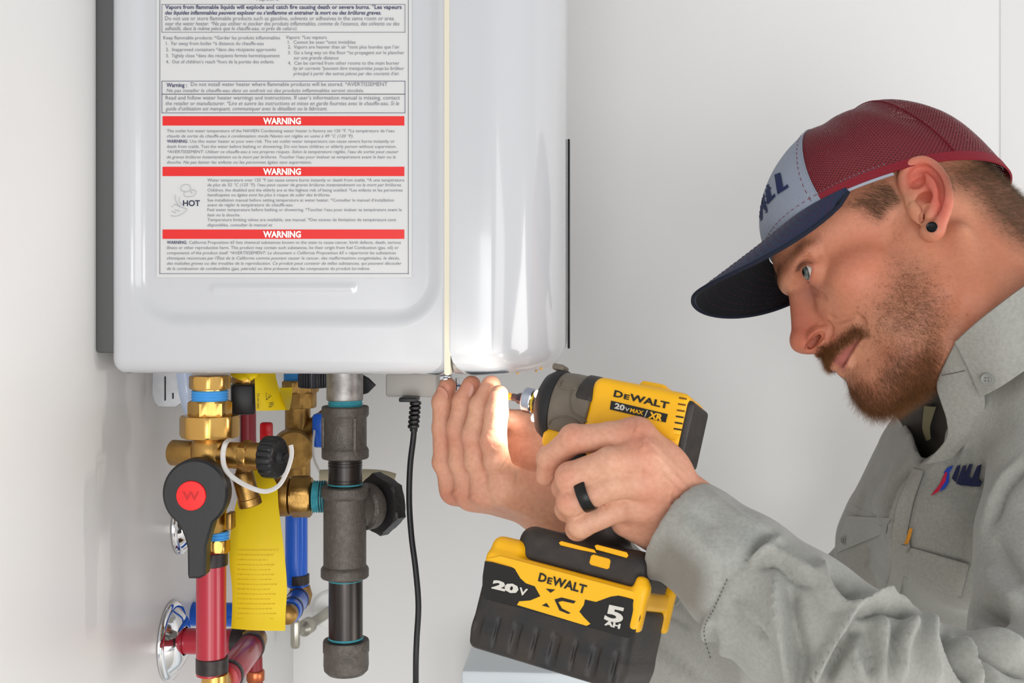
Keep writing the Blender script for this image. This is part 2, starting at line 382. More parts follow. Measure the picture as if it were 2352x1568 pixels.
lines([('California Proposition 65 lists chemical substances known to the state to cause cancer, birth defects, death, serious', 435, 921, 560, 7, RG),
       ('illness or other reproductive harm. This product may contain such substances, be their origin from fuel Combustion (gas, oil) or', 384, 916, 572, 7, RG),
       ('components of the product itself. *AVERTISSEMENT: Le document \u00ab California Proposition 65 \u00bb r\u00e9pertorie les substances', 384, 910, 584, 7, IT),
       ('chimiques reconnues par l\u2019\u00c9tat de la Californie comme pouvant causer le cancer, des malformations cong\u00e9nitales, le d\u00e9c\u00e8s,', 384, 918, 596, 7, IT),
       ('des maladies graves ou des troubles de la reproduction. Ce produit peut contenir de telles substances, qui peuvent d\u00e9couler', 384, 923, 608, 7, IT),
       ('de la combustion de combustibles (gaz, p\u00e9trole) ou \u00eatre pr\u00e9sents dans les composants du produit lui-m\u00eame.', 384, 850, 620, 7, IT)], M_ink)
# small drawing of a hand under a tap
M_pale = mat('label_pale_ink', (176, 178, 182), .7)
def stroke(pts, w=1.3):
    P = smooth_path([PL(*p) for p in pts], 5); P[:, 1] = YL - .0009
    return tube(P, w * .00016, 4)
mk('tap_drawing', join(stroke([(416, 437), (418, 428), (428, 424), (437, 427), (438, 436), (428, 441), (416, 437)]), stroke([(424, 441), (424, 450), (436, 452), (447, 449), (451, 440), (444, 436), (438, 440)]),
    stroke([(438, 440), (442, 444)]), stroke([(404, 447), (403, 457), (408, 468), (414, 474)]), stroke([(413, 452), (412, 462), (418, 470), (424, 474)]), stroke([(395, 476), (404, 470), (416, 476), (430, 480), (424, 488), (412, 495), (402, 497), (393, 495)]), stroke([(402, 482), (414, 485)]), stroke([(395, 485), (405, 489)])), M_pale, label)
# ---- underside: terminal box, latches
a, b = W(885, 912, 1.0), W(1003, 858, 1.0)
mk('terminal_box', rbox((a + b) / 2 + A3(0, .03, 0), (b[0] - a[0], .06, b[2] - a[2]), .002), M_grey, heater)
a, b = W(920, 921, .99), W(961, 911, .99)
mk('cord_plate', rbox((a + b) / 2, (b[0] - a[0], .02, b[2] - a[2]), .001), M_blk, heater)
latch = mk('cover_latch', rbox(W(1024, 866, .925), (.0085, .012, .004), .001), M_zinc, heater)
mk('latch_lip', rbox(W(1024, 870, .92), (.004, .008, .003), .0008), M_zinc, latch)
# ------------------------------------------------------------------ power cord
cord = thing('power_cord', 'black power cord hanging from the grey box under the heater', 'cord', W(942, 1568, 1.0))
path = smooth_path([W(*p) for p in ((952, 975, .99), (949, 1010, .99), (942, 1070, .99), (940, 1150, .99), (945, 1230, .99), (955, 1310, .99), (961, 1390, .99), (957, 1470, .99), (955, 1540, .99), (956, 1700, 1.0))])
mk('cable', tube(path, .0024, 12), M_blk, cord, 60)
mk('strain_relief', join(*[lathe([(.0035, 0), (.0047, .0008), (.0047, .0026), (.0035, .0034)], W(954.5 - i * .9, 921 + i * 10.5, .99) - UP * .0034, A3(-.05, 0, 1), 14) for i in range(6)], lathe([(.0031, -.0), (.0036, .012)], W(950, 990, .99), A3(.05, 0, 1), 14)), M_blk, cord)
# ------------------------------------------------------------------ plumbing under the heater
M_brass = mat('brass', (196, 154, 88), .34, 1, var=(90, .35, (150, 108, 52)), bump=(400, .12))
M_brassb = mat('brass_bright', (214, 170, 96), .25, 1, var=(60, .3, (190, 140, 66)))
M_brasso = mat('brass_old', (176, 138, 78), .42, 1, var=(120, .55, (110, 82, 46)), bump=(500, .2))
M_tape = mat('blue_thread_sealant', (70, 158, 226), .5, bump=(300, .3))
M_teal = mat('teal_thread_sealant', (52, 146, 160), .55, var=(200, .5, (90, 180, 190)), bump=(300, .4))
M_iron = mat('malleable_iron', (104, 98, 92), .5, .55, var=(260, .6, (78, 72, 68)), bump=(700, .5))
M_blkpipe = mat('black_steel_pipe', (48, 46, 46), .3, .6, var=(120, .5, (80, 72, 66), (1, 1, .15)))
M_galv = mat('dull_galvanised', (170, 167, 164), .45, .6, var=(120, .7, (112, 106, 102)))
M_redp = mat('red_pipe', (176, 30, 52), .3, coat=.25)
M_bluep = mat('blue_pipe', (8, 96, 214), .32, coat=.2)
M_band = mat('dark_band', (44, 38, 38), .4, .3, var=(200, .4, (70, 58, 54)))
M_chrome = mat('chrome', (235, 235, 238), .06, 1)
M_tag = mat('yellow_tag', (232, 200, 0), .55, var=(25, .25, (214, 182, 6)))
M_redc = mat('red_plastic', (236, 24, 22), .4); M_redd = mat('red_vinyl', (202, 8, 24), .3)
M_strap = mat('clear_white_strap', (206, 202, 198), .45)
def seg(px, y0, y1, r0, r1, d, n=28, extra=0):
    """vertical lathe between pixel rows y0..y1 (y0 above y1); radii in px"""
    s = d / FPX; p = W(px, y1, d); h = (y1 - y0) * s
    return [p, h, r0 * s, r1 * s]
def vcyl(px, y0, y1, r, d, ch=1.5, n=28, rt=None):
    s = d / FPX; p = W(px, y1, d); h = (y1 - y0) * s; r *= s; ch *= s; rt = r if rt is None else rt * s
    return lathe([(r - ch, 0), (r, ch), (rt, h - ch), (rt - ch, h)], p, UP, n)
def vhex(px, y0, y1, r, d, k=6, a0=0.0):
    s = d / FPX; return hexnut(W(px, y1, d), UP, r * s, (y1 - y0) * s, k, a0)
def vthr(px, y0, y1, r, d):
    s = d / FPX; return thread(W(px, y1, d), UP, r * s, (y1 - y0) * s)
D1 = .93; S1 = D1 / FPX
# --- hot water service valve
hv = thing('service_valve', 'brass service valve with a black lever and round red button', 'valve', W(482, 1270, D1))
mk('tail_nut', vhex(482, 862, 893, 47, D1, 8, .2), M_brassb, hv)
mk('neck', vcyl(482, 890, 900, 36, D1), M_brassb, hv)
mk('thread_seal', vthr(482, 896, 922, 42, D1), M_tape, hv, label='light blue sealed thread')
mk('hex_collar', vhex(482, 919, 960, 50, D1, 6, .35), M_brassb, hv)
mk('union_nut', vhex(482, 953, 1004, 68, D1, 8, .22), M_brassb, hv)
vb = join(vcyl(482, 1000, 1110, 38, D1, 3), vcyl(490, 1100, 1222, 30, D1, 3))
axr = unit(RT * .95 - FW * .30)
hb = W(482, 1043, D1)
mk('valve_body', join(vb, lathe([(.0088, 0), (.0098, .001), (.0098, .066), (.009, .067)], hb - axr * .0325, axr, 28),
    lathe([(.0115, -.012), (.014, -.006), (.0145, 0), (.014, .006), (.0115, .012)], W(482, 1040, D1), UP, 28)), M_brass, hv, 50)
mk('outlet_hex', hexnut(hb + axr * .0275, axr, .0118, .0075, 6, .4), M_brass, hv)
mk('outlet_tube', lathe([(.0100, 0), (.0102, .001), (.0102, .016), (.0095, .0165)], hb + axr * .034, axr, 28), M_brass, hv)
# knurled cap
kp = []; nk = 72; t = np.arange(nk) * 2 * math.pi / nk; B = basis(axr, UP); kr = .0155 - .0009 * (np.sin(t * 18) > .2)
cc = np.cos(t)[:, None] * B[0] + np.sin(t)[:, None] * B[1]; c0 = hb + axr * .0465
R = [c0 + axr * z + cc * (kr * q)[:, None] for z, q in ((0, .95), (.001, 1), (.0095, 1), (.0115, .93))] + [c0 + axr * .0125 + cc * .0125, c0 + axr * .0122 + cc * .006, c0 + axr * .0150 + cc * .0035, c0 + axr * .0180 + cc * .0035, c0 + axr * .0185 + cc * .0022]
cap = mk('drain_cap', rings(R), M_blk, hv, label='black knurled drain cap')
st = smooth_path([W(*p) for p in ((532, 1006, .925), (518, 1018, .90), (512, 1045, .898), (517, 1075, .895), (538, 1098, .89), (575, 1119, .885), (610, 1128, .885), (640, 1115, .885), (658, 1085, .887), (668, 1055, .89), (670, 1036, .892), (668, 1022, .893))])
mk('cap_strap', tube(st, .0019, 8, flat=.55, xd=FW), M_strap, cap)
# lever
hd = D1 - .038; sh = hd / FPX; hc = W(452, 1131, hd)
BF = np.array([RT, UP, -FW])
mk('handle_stem', lathe([(.012, 0), (.012, .022)], hc + FW * .024, -FW, 20), M_brasso, hv)
hp_ = [];
for a in np.linspace(math.radians(-56), math.radians(236), 40): hp_.append((75 * math.cos(a), 79 * math.sin(a)))
hp_ += [(-33, -80), (-24, -100), (-18, -124), (-17, -185), (-15, -194), (10, -194), (24, -186), (26, -120), (33, -95)]
lev = mk('lever_handle', extrude(np.array(hp_) * sh, hc + FW * .008, BF, .0135, .0018), M_blk, hv, 30, label='black lever handle')
btn = mk('button', lathe([(34 * sh, 0), (34 * sh, .0010), (33 * sh, .0016), (0, .0019)], hc - FW * .0053 + RT * (-8 * sh) + UP * (-4 * sh), -FW, 40), M_redc, lev, label='round red button')
bc = hc - FW * .0073 + RT * (-8 * sh) + UP * (-4 * sh)
mk('button_mark', join(text_on('W', bc + RT * (-19 * sh) - UP * 9 * sh, bc + RT * 19 * sh - UP * 9 * sh, UP, 19 * sh, -FW, .0001, bold=.02)), mat('dark_red_mark', (196, 20, 20), .5), lev)
# strainer leg
ld = unit(RT * .25 - UP + FW * .05)
mk('strainer_leg', join(lathe([(.0075, 0), (.0082, .002), (.0082, .020), (.0088, .0205), (.0088, .0255), (.008, .0262)], W(556, 1085, D1 + .005), ld, 24), lathe([(.0085, 0), (.0095, .003), (.0085, .006)], W(545, 1100, D1 + .01), RT, 20)), M_brasso, hv)
mk('body_lug', rbox(W(530, 1195, D1 - .005), (.0045, .012, .0125), .001), M_brasso, hv)
mk('thread_seal', vthr(500, 1219, 1240, 26, D1), M_tape, hv)
mk('lower_nut', vhex(500, 1238, 1269, 28, D1, 6, .3), M_brassb, hv)
# --- red hot water pipe
rp = thing('hot_water_pipe', 'thick red hot-water pipe dropping from the brass valve with dark clamp bands', 'pipe', W(485, 1560, D1))
mk('pipe', vcyl(485, 1266, 1549, 34, D1, 1), M_redp, rp)
mk('clamp_band', vcyl(487, 1267, 1298, 36, D1, 1.5), M_band, rp); mk('clamp_band', vcyl(487, 1508, 1543, 37, D1, 1.5), M_band, rp)
mk('elbow', join(vcyl(494, 1545, 1600, 31, D1, 2), lathe([(.0095, -.004), (.0105, .0), (.0105, .018)], W(494, 1575, D1), W(590, 1470, 1.07) - W(505, 1575, D1), 24)), M_brassb, rp)
pa, pb = W(515, 1562, .945), W(577, 1483, 1.06)
dz = unit(pb - pa)
mk('return_pipe', lathe([(.0108, 0), (.0112, .001), (.0112, np.linalg.norm(pb - pa)), (.0108, np.linalg.norm(pb - pa) + .001)], pa, dz, 28), M_redp, rp)
mk('clamp_band', lathe([(.0118, 0), (.0122, .0005), (.0122, .0065), (.0118, .007)], pa + dz * .010, dz, 28), M_band, rp)
mk('clamp_band', lathe([(.0118, 0), (.0122, .0005), (.0122, .0065), (.0118, .007)], pb - dz * .008, dz, 28), M_band, rp)
pe = W(578, 1473, 1.075)
mk('elbow', join(lathe([(.0105, -.012), (.0118, -.011), (.0124, 0), (.0118, .010), (.0095, .013)], pe, dz, 24), lathe([(.011, 0), (.0115, .018)], pe - RT * .02, RT, 24)), M_brasso, rp)
es = WX(392, 1471, XW)
wl = W(545, 1471, 1.07); wl[2] = es[2]; wl[1] = es[1]
mk('wall_stub', lathe([(.0108, 0), (.0110, .002), (.0110, wl[0] - XW)], A3(XW, es[1], es[2]), A3(1, 0, 0), 28), M_redp, rp)
mk('clamp_band', lathe([(.012, 0), (.0125, .0006), (.0125, .010), (.012, .0106)], A3(WX(1, 1, 1)[0] * 0 + W(533, 1471, 1.07)[0], es[1], es[2]), A3(1, 0, 0), 28), M_band, rp)
def escutcheon(label, p, r):
    o = mk('escutcheon', lathe([(r, .0), (r, .0015), (r * .97, .003), (r * .88, .0042), (r * .82, .004), (r * .76, .006), (r * .62, .0105), (r * .45, .0125), (r * .36, .0125), (r * .34, .008)], p, A3(1, 0, 0), 56), M_chrome)
    return tag(o, label, 'pipe cover', 'chrome pipe covers on the left wall')
escutcheon('large chrome wall plate around the red stub pipe, at the bottom of the picture', A3(XW + .0005, es[1], es[2]), .0345)
e2 = WX(415, 1205, XW)
escutcheon('chrome wall plate half hidden behind the black lever', A3(XW + .0005, e2[1], e2[2]), .026)
# --- relief valve block with the black square knob and red tab
rv = thing('relief_valve', 'small brass valve with a black square knob and a red tab, under the heater', 'valve', W(560, 950, .985))
mk('brass_stem', join(vcyl(560, 858, 885, 26, .99), vhex(563, 866, 880, 34, .99, 6, .1)), M_brassb, rv)
mk('square_knob', rbox(W(558, 916, .975), (.0185, .020, .0235), .002, np.array([unit(RT + FW * .25), unit(FW - RT * .25), UP])), M_blk, rv, label='black square knob')
mk('brass_bracket', rbox(W(584, 905, .993), (.006, .014, .02), .0008), M_brasso, rv)
mk('red_tab', rbox(W(612, 992, 1.0), (.0102, .007, .016), .0022), M_redd, rv, label='glossy red tab')
mk('tab_arm', tube(smooth_path([W(612, 1000, 1.0), W(608, 1025, 1.0), W(590, 1040, 1.0), W(575, 1030, 1.0)]), .003, 10), M_brasso, rv)
# --- thin red pipe close to the back wall
tp = thing('thin_red_pipe', 'thin dark red pipe running down behind the yellow tag', 'pipe', W(587, 1568, 1.29))
mk('pipe', tube([W(570, 850, 1.29), W(571, 1000, 1.29), W(578, 1250, 1.29), W(586, 1540, 1.29), W(587, 1700, 1.29)], .0078, 20), mat('dark_red_pipe', (140, 34, 44), .4), tp)
mk('copper_collar', lathe([(.0088, 0), (.0094, .001), (.0094, .010), (.0088, .011)], W(587, 1563, 1.29), UP, 20), mat('copper', (196, 110, 74), .3, 1), tp)
# --- yellow paper tag
tg = thing('warning_tag', 'long yellow paper warning tag hanging between the brass valve and the black gas pipe', 'tag', W(594, 1445, .955))
def sheet(rows, m=10, th=.0003):
    """rows of (left px,py,d, right px,py,d): a paper strip"""
    Lp = smooth_path([W(*r[:3]) for r in rows], 6); Rp = smooth_path([W(*r[3:]) for r in rows], 6)
    u = np.linspace(0, 1, m); V = (Lp[:, None] * (1 - u)[None, :, None] + Rp[:, None] * u[None, :, None])
    bow = (np.sin(np.pi * u) * .0025)[None, :, None] * -FW
    V = (V + bow).reshape(-1, 3); n = len(V); F = gridf(len(Lp), m)
    V2 = V + FW * th; F2 = [tuple(i + n for i in q[::-1]) for q in F]
    return join((np.r_[V, V2], F + F2))
mk('lower_strip', sheet([(585, 1075, .985, 604, 1078, .985), (560, 1110, .975, 634, 1108, .975), (540, 1165, .965, 640, 1165, .965), (526, 1262, .956, 652, 1262, .956), (533, 1350, .955, 659, 1345, .955), (533, 1400, .955, 656, 1405, .955), (531, 1443, .952, 655, 1448, .952)]), M_tag, tg, 60)
mk('upper_strip', sheet([(583, 850, .97, 632, 850, .99), (585, 870, .965, 634, 868, .985), (586, 905, .962, 645, 905, .975), (588, 943, .96, 660, 941, .97)]), M_tag, tg, 60)
mk('curled_end', sheet([(641, 890, .98, 672, 889, .99), (648, 915, .968, 670, 915, .988), (658, 941, .968, 665, 941, .985)]), M_tag, tg, 60)
mk('folded_top', join(sheet([(527, 850, .965, 590, 850, .962), (530, 862, .96, 588, 862, .958), (540, 868, .958, 560, 874, .955)]), sheet([(560, 852, .957, 592, 852, .957), (565, 864, .954, 590, 864, .954), (572, 874, .954, 578, 874, .954)])), M_tag, tg, 60)
def tagtext(s, x, y0, y1, wpx, dd, bold=.01):
    a, b = W(x, y0, dd), W(x, y1, dd); return text_on(s, a, b, RT, wpx * dd / FPX, -FW, .001, bold=bold)
M_tink = mat('tag_ink', (52, 44, 12), .7)
tri = [W(612, 918, .956), W(623, 909, .956), W(611, 902, .956), W(612, 918, .956)]
mk('tag_print', join(tagtext('Wa', 618, 922, 935, 12, .957), tagtext('Do not remo', 591, 903, 938, 6, .957), tube(tri, .0003, 4), tagtext('!', 614.5, 909.5, 911.5, 5, .957)), M_tink, tg)
M_tink2 = mat('tag_faint_ink', (206, 176, 4), .7)
_gs = []; _rg = np.random.default_rng(3)
for i in range(15):     # rows of print too faint to read
    x = 545.0
    while x < 640 - (i * 37) % 25:
        w = _rg.uniform(3, 9); p = [W(q, 1263 + i * 11.2 + e, .9535) - FW * .0012 for q, e in ((x, .6), (x + w, .6), (x + w, -.9), (x, -.9))]
        _gs.append((np.array(p), [(0, 1, 2, 3)])); x += w + 2.2
fp = mk('faint_print', join(*_gs), M_tink2, tg); fp['kind'] = 'stuff'
# --- gas line
D2 = .975
gp = thing('gas_pipe', 'dark iron gas pipe with tee and end cap hanging under the heater', 'pipe', W(793, 1548, D2))
mk('inlet_nipple', join(vcyl(792, 850, 921, 42, D2, 4)), M_galv, gp)
mk('thread_seal', vthr(793, 916, 936, 40, D2), M_teal, gp, label='teal thread sealant')
def coupling(x, y0, y1, rim, r, d):
    s = d / FPX; R0 = rim * s; r0 = r * s; h = (y1 - y0) * s; b = .0085
    return lathe([(r0 * .9, 0), (R0 * .96, .0), (R0, .001), (R0, b - .002), (R0 * .97, b - .0007), (r0, b + .001), (r0, h - b - .001), (R0 * .97, h - b + .0007), (R0, h - b + .002), (R0, h - .001), (R0 * .96, h), (r0 * .9, h)], W(x, y1, d), UP, 40)
cpl = mk('coupling', coupling(793, 932, 1052, 54, 49, D2), M_iron, gp)
for a in (-1.0, 2.1, -2.9): mk('rib', rbox(W(793, 993, D2) + (RT * math.cos(a) + FW * math.sin(a)) * .0172, (.0028, .0028, .026), .0008), M_iron, cpl)
mk('nipple', join(vcyl(793, 1048, 1120, 38.5, D2, .5), vthr(793, 1052, 1072, 39.5, D2), vthr(793, 1098, 1118, 39.5, D2)), M_blkpipe, gp)
mk('thread_seal', vthr(793, 1108, 1121, 40, D2), M_teal, gp)
tee = mk('tee', coupling(792, 1116, 1325, 55, 49, D2), M_iron, gp)
bx_ = unit(RT * .62 + FW * .80)
tc_ = W(792, 1172, D2)
mk('branch', lathe([(.0150, .0), (.0155, .018), (.0182, .0195), (.0186, .021), (.0186, .0275), (.018, .0285)], tc_, bx_, 36), M_iron, tee)
mk('hex_bushing', join(hexnut(tc_ + bx_ * .034, bx_, .0255, .012, 6, .35), lathe([(.0135, .026), (.0135, .05)], tc_, bx_, 28)), mat('black_iron', (58, 56, 56), .38, .6, bump=(500, .4)), gp)
lx = -RT
mk('thread_seal', thread(W(748, 1140, D2 + .012), lx, .0128, .010, depth=.001), M_teal, gp)
mk('thread_end', thread(W(752, 1140, D2 + .012), lx, .0125, .006), M_blkpipe, gp)
mk('drip_nipple', vcyl(794, 1320, 1475, 39, D2, 1), M_blkpipe, gp)
mk('thread_seal', vthr(793, 1322, 1334, 40, D2), M_teal, gp); mk('thread_seal', vthr(794, 1461, 1482, 41, D2), M_teal, gp)
s = D2 / FPX; r = 53 * s
mk('end_cap', lathe([(r * .45, 0), (r * .8, .0012), (r * .95, .004), (r * .98, .008), (r * .97, .0175), (r, .0185), (r, .026), (r * .97, .0275), (r * .8, .0275)], W(795, 1549, D2), UP, 40), M_iron, gp)
# --- brass gas cock on the tee's left branch
gc = thing('gas_cock', 'brass fitting screwed into the left branch of the dark gas tee', 'valve', W(680, 1185, 1.0))
q0 = W(717, 1140, .99)
mk('hex_end', hexnut(q0, lx, .0168, .017, 6, .5), M_brasso, gc)
mk('cock_body', lathe([(.012, 0), (.0155, .001), (.0157, .010), (.0145, .013), (.012, .018), (.010, .022)], q0 + lx * .017, lx, 32), M_brasso, gc)
# --- cold water valve behind
D3 = 1.19
cv = thing('cold_water_valve', 'tarnished brass valve behind the gas pipe, in line with the blue pipe', 'valve', W(690, 1100, D3))
mk('thread_seal', vthr(671, 856, 875, 20, D3), M_tape, cv)
mk('tail_nut', vhex(690, 873, 902, 42, D3, 6, .3), M_brasso, cv)
mk('union_nut', vhex(690, 898, 936, 37, D3, 8, .3), M_brasso, cv)
mk('valve_body', join(vcyl(684, 930, 1120, 29, D3, 2), lathe([(.0105, 0), (.011, .03)], W(700, 1000, D3), unit(RT + UP * .7 - FW * .2), 24)), M_brasso, cv)
mk('end_disc', lathe([(.017, -.010), (.0185, -.008), (.0185, .012), (.0165, .014), (0, .0145)], W(672, 1030, D3 - .03), unit(-FW + RT * .25), 40), M_brasso, cv)
bh = mk('blue_handle', rbox(W(735, 988, D3 - .03), (.014, .012, .032), .004), M_bluep, cv, label='blue handle')
mk('cap_strap', tube(smooth_path([W(*p) for p in ((722, 990, 1.15), (719, 1020, 1.14), (722, 1055, 1.14), (738, 1090, 1.15))]), .0022, 8, flat=.5, xd=FW), M_strap, cv)
kc = tag(mk('filter_cap', join(vcyl(720, 850, 890, 33, 1.06, 2, 40), *[rbox(W(720, 870, 1.06) + (RT * math.cos(a) + FW * math.sin(a)) * .0123, (.0014, .0014, .014), .0004) for a in np.arange(0, 6.28, .22)]), mat('navy_black_plastic', (22, 24, 34), .35)), 'ribbed black round cap under the heater beside the gas pipe', 'cap')
bk = tag(mk('corner_bracket', extrude(np.array([(0, 0), (14, 4), (32, 22), (16, 38), (2, 46), (0, 46)]) * 1.03 / FPX, W(832, 906, 1.03), np.array([RT, UP, -FW]), .004, .0006), M_blk), 'black pointed plate just right of the grey gas inlet', 'bracket')
# --- blue cold water pipe
bp = thing('cold_water_pipe', 'blue cold-water pipe behind the yellow tag with dark clamp bands', 'pipe', W(685, 1345, D3))
mk('pipe', vcyl(681, 1110, 1340, 25.5, D3, 1), M_bluep, bp)
mk('clamp_band', vcyl(684, 1318, 1340, 26.5, D3, 1), M_band, bp)
mk('pipe_lip', vcyl(684, 1338, 1346, 25, D3, 1), M_bluep, bp)
mk('elbow', join(vcyl(688, 1344, 1362, 18, D3, 1), lathe([(.0, -.011), (.009, -.009), (.0115, 0), (.009, .009), (0, .011)], W(690, 1366, D3), UP, 24)), M_brasso, bp)
ba, bb = W(686, 1374, D3 - .012), W(665, 1405, D3 - .075); bd = unit(bb - ba); bl = np.linalg.norm(bb - ba)
mk('return_pipe', lathe([(.0098, 0), (.0103, .001), (.0103, bl)], ba, bd, 26), M_bluep, bp)
mk('clamp_band', lathe([(.0106, 0), (.0109, .005)], ba + bd * (bl * .08), bd, 26), M_band, bp)
mk('clamp_band', lathe([(.0106, 0), (.0109, .005)], ba + bd * (bl * .72), bd, 26), M_band, bp)
mk('elbow', lathe([(.008, 0), (.009, .006), (.0085, .014), (.004, .017)], bb, bd, 24), M_brasso, bp)
we = W(640, 1413, D3 - .06); wa = WX(452, 1413, XW); 
mk('wall_stub', lathe([(.0108, 0), (.0108, we[0] - XW)], A3(XW, we[1], we[2]), A3(1, 0, 0), 26), M_bluep, bp)
# --- stop valve on the back wall, hose, other small pieces
sv = thing('stop_valve', 'small chrome stop valve with oval handle and white wall plate behind the gas pipe', 'valve', W(705, 1420, 1.4))
sp = WY(762, 1400, YB)
mk('wall_plate', lathe([(.024, 0), (.024, .002), (.021, .005), (.008, .007)], A3(sp[0], YB - .0005, sp[2]), A3(0, -1, 0), 36), mat('white_trim', (236, 236, 232), .4), sv)
M_nick = mat('satin_nickel', (176, 172, 160), .3, 1)
mk('stem', lathe([(.006, 0), (.006, .05), (.0095, .055), (.0095, .07), (.005, .075), (.004, .085)], A3(sp[0], YB - .006, sp[2]), unit(A3(-.25, -1, -.05)), 20), M_nick, sv)
mk('oval_handle', rbox(A3(sp[0], YB - .006, sp[2]) + unit(A3(-.25, -1, -.05)) * .09, (.011, .009, .034), .005), M_nick, sv)
ho = smooth_path([W(*p) for p in ((452, 1318, 1.16), (441, 1360, 1.155), (437, 1400, 1.15), (440, 1450, 1.15), (446, 1490, 1.16))])
tag(mk('grey_hose', tube(ho, .0036, 12), mat('grey_rubber', (112, 112, 110), .5), ang=60), 'grey hose curving against the left wall behind the red pipe', 'hose')
wb = thing('wall_bracket', 'grey metal bracket plate with slots hanging at the left under the heater', 'bracket', W(385, 930, 1.03))
br = [(352, 850), (350, 905), (356, 924), (366, 934), (405, 934), (418, 925), (440, 918), (440, 850)]
BB = np.array([RT, UP, -FW]); o = W(385, 900, 1.02)
mk('plate', extrude(np.array([((x - 385) * 1.02 / FPX, (900 - y) * 1.02 / FPX) for x, y in br]), o, BB, .0015, .0003), mat('satin_steel', (150, 150, 152), .3, .9, var=(60, .4, (186, 188, 190))), wb)
mk('slot', join(*[rbox(W(x, y, 1.018), (.0012, .001, h * 1.02 / FPX), .0005) for x, y, h in ((379, 892, 56), (397, 909, 14))]), M_blk, wb)
bg = [(405, 850), (409, 895), (418, 925), (424, 960), (430, 975), (437, 960), (440, 910), (441, 850)]
tag(mk('plastic_sleeve', sheet([(404, 850, 1.0, 441, 850, 1.0), (409, 895, 1.0, 441, 895, .998), (417, 930, 1.003, 441, 925, 1.0), (430, 968, 1.0, 441, 955, 1.0)]), mat('pale_blue_film', (196, 210, 234), .25, spec=.6), ang=60), 'pale bluish plastic flap under the heater left of the brass nut', 'plastic flap')
bv = thing('beige_lever', 'beige lever end seen behind the dark hex fitting of the gas pipe', 'lever', W(890, 1105, 1.15))
mk('lever', tube(smooth_path([W(735, 1100, 1.12), W(800, 1098, 1.12), W(870, 1100, 1.12), W(905, 1108, 1.12)]), .0085, 14, flat=.6, xd=UP), mat('beige_plastic', (186, 178, 152), .5), bv)
# white appliance far below
ap = thing('white_cabinet', 'plain white cabinet standing by the back wall below the drill', 'cabinet', A3(.17, YB - .07, 0))
c0, c1 = WY(1062, 1500, YB - .12), WY(1560, 1500, YB - .12)
zt = WY(1200, 1535, YB - .12)[2]
M_cab = mat('cool_white_laminate', (222, 230, 234), .3)
mk('side', rbox(((c0[0] + c1[0]) / 2, YB - .067, zt / 2), (c1[0] - c0[0], .130, zt), .004), M_cab, ap)
dx = WY(1127, 1540, YB - .13)[0]
mk('door', rbox(((dx + c1[0]) / 2, YB - .136, zt / 2), (c1[0] - dx - .006, .006, zt - .03), .002), M_cab, ap)
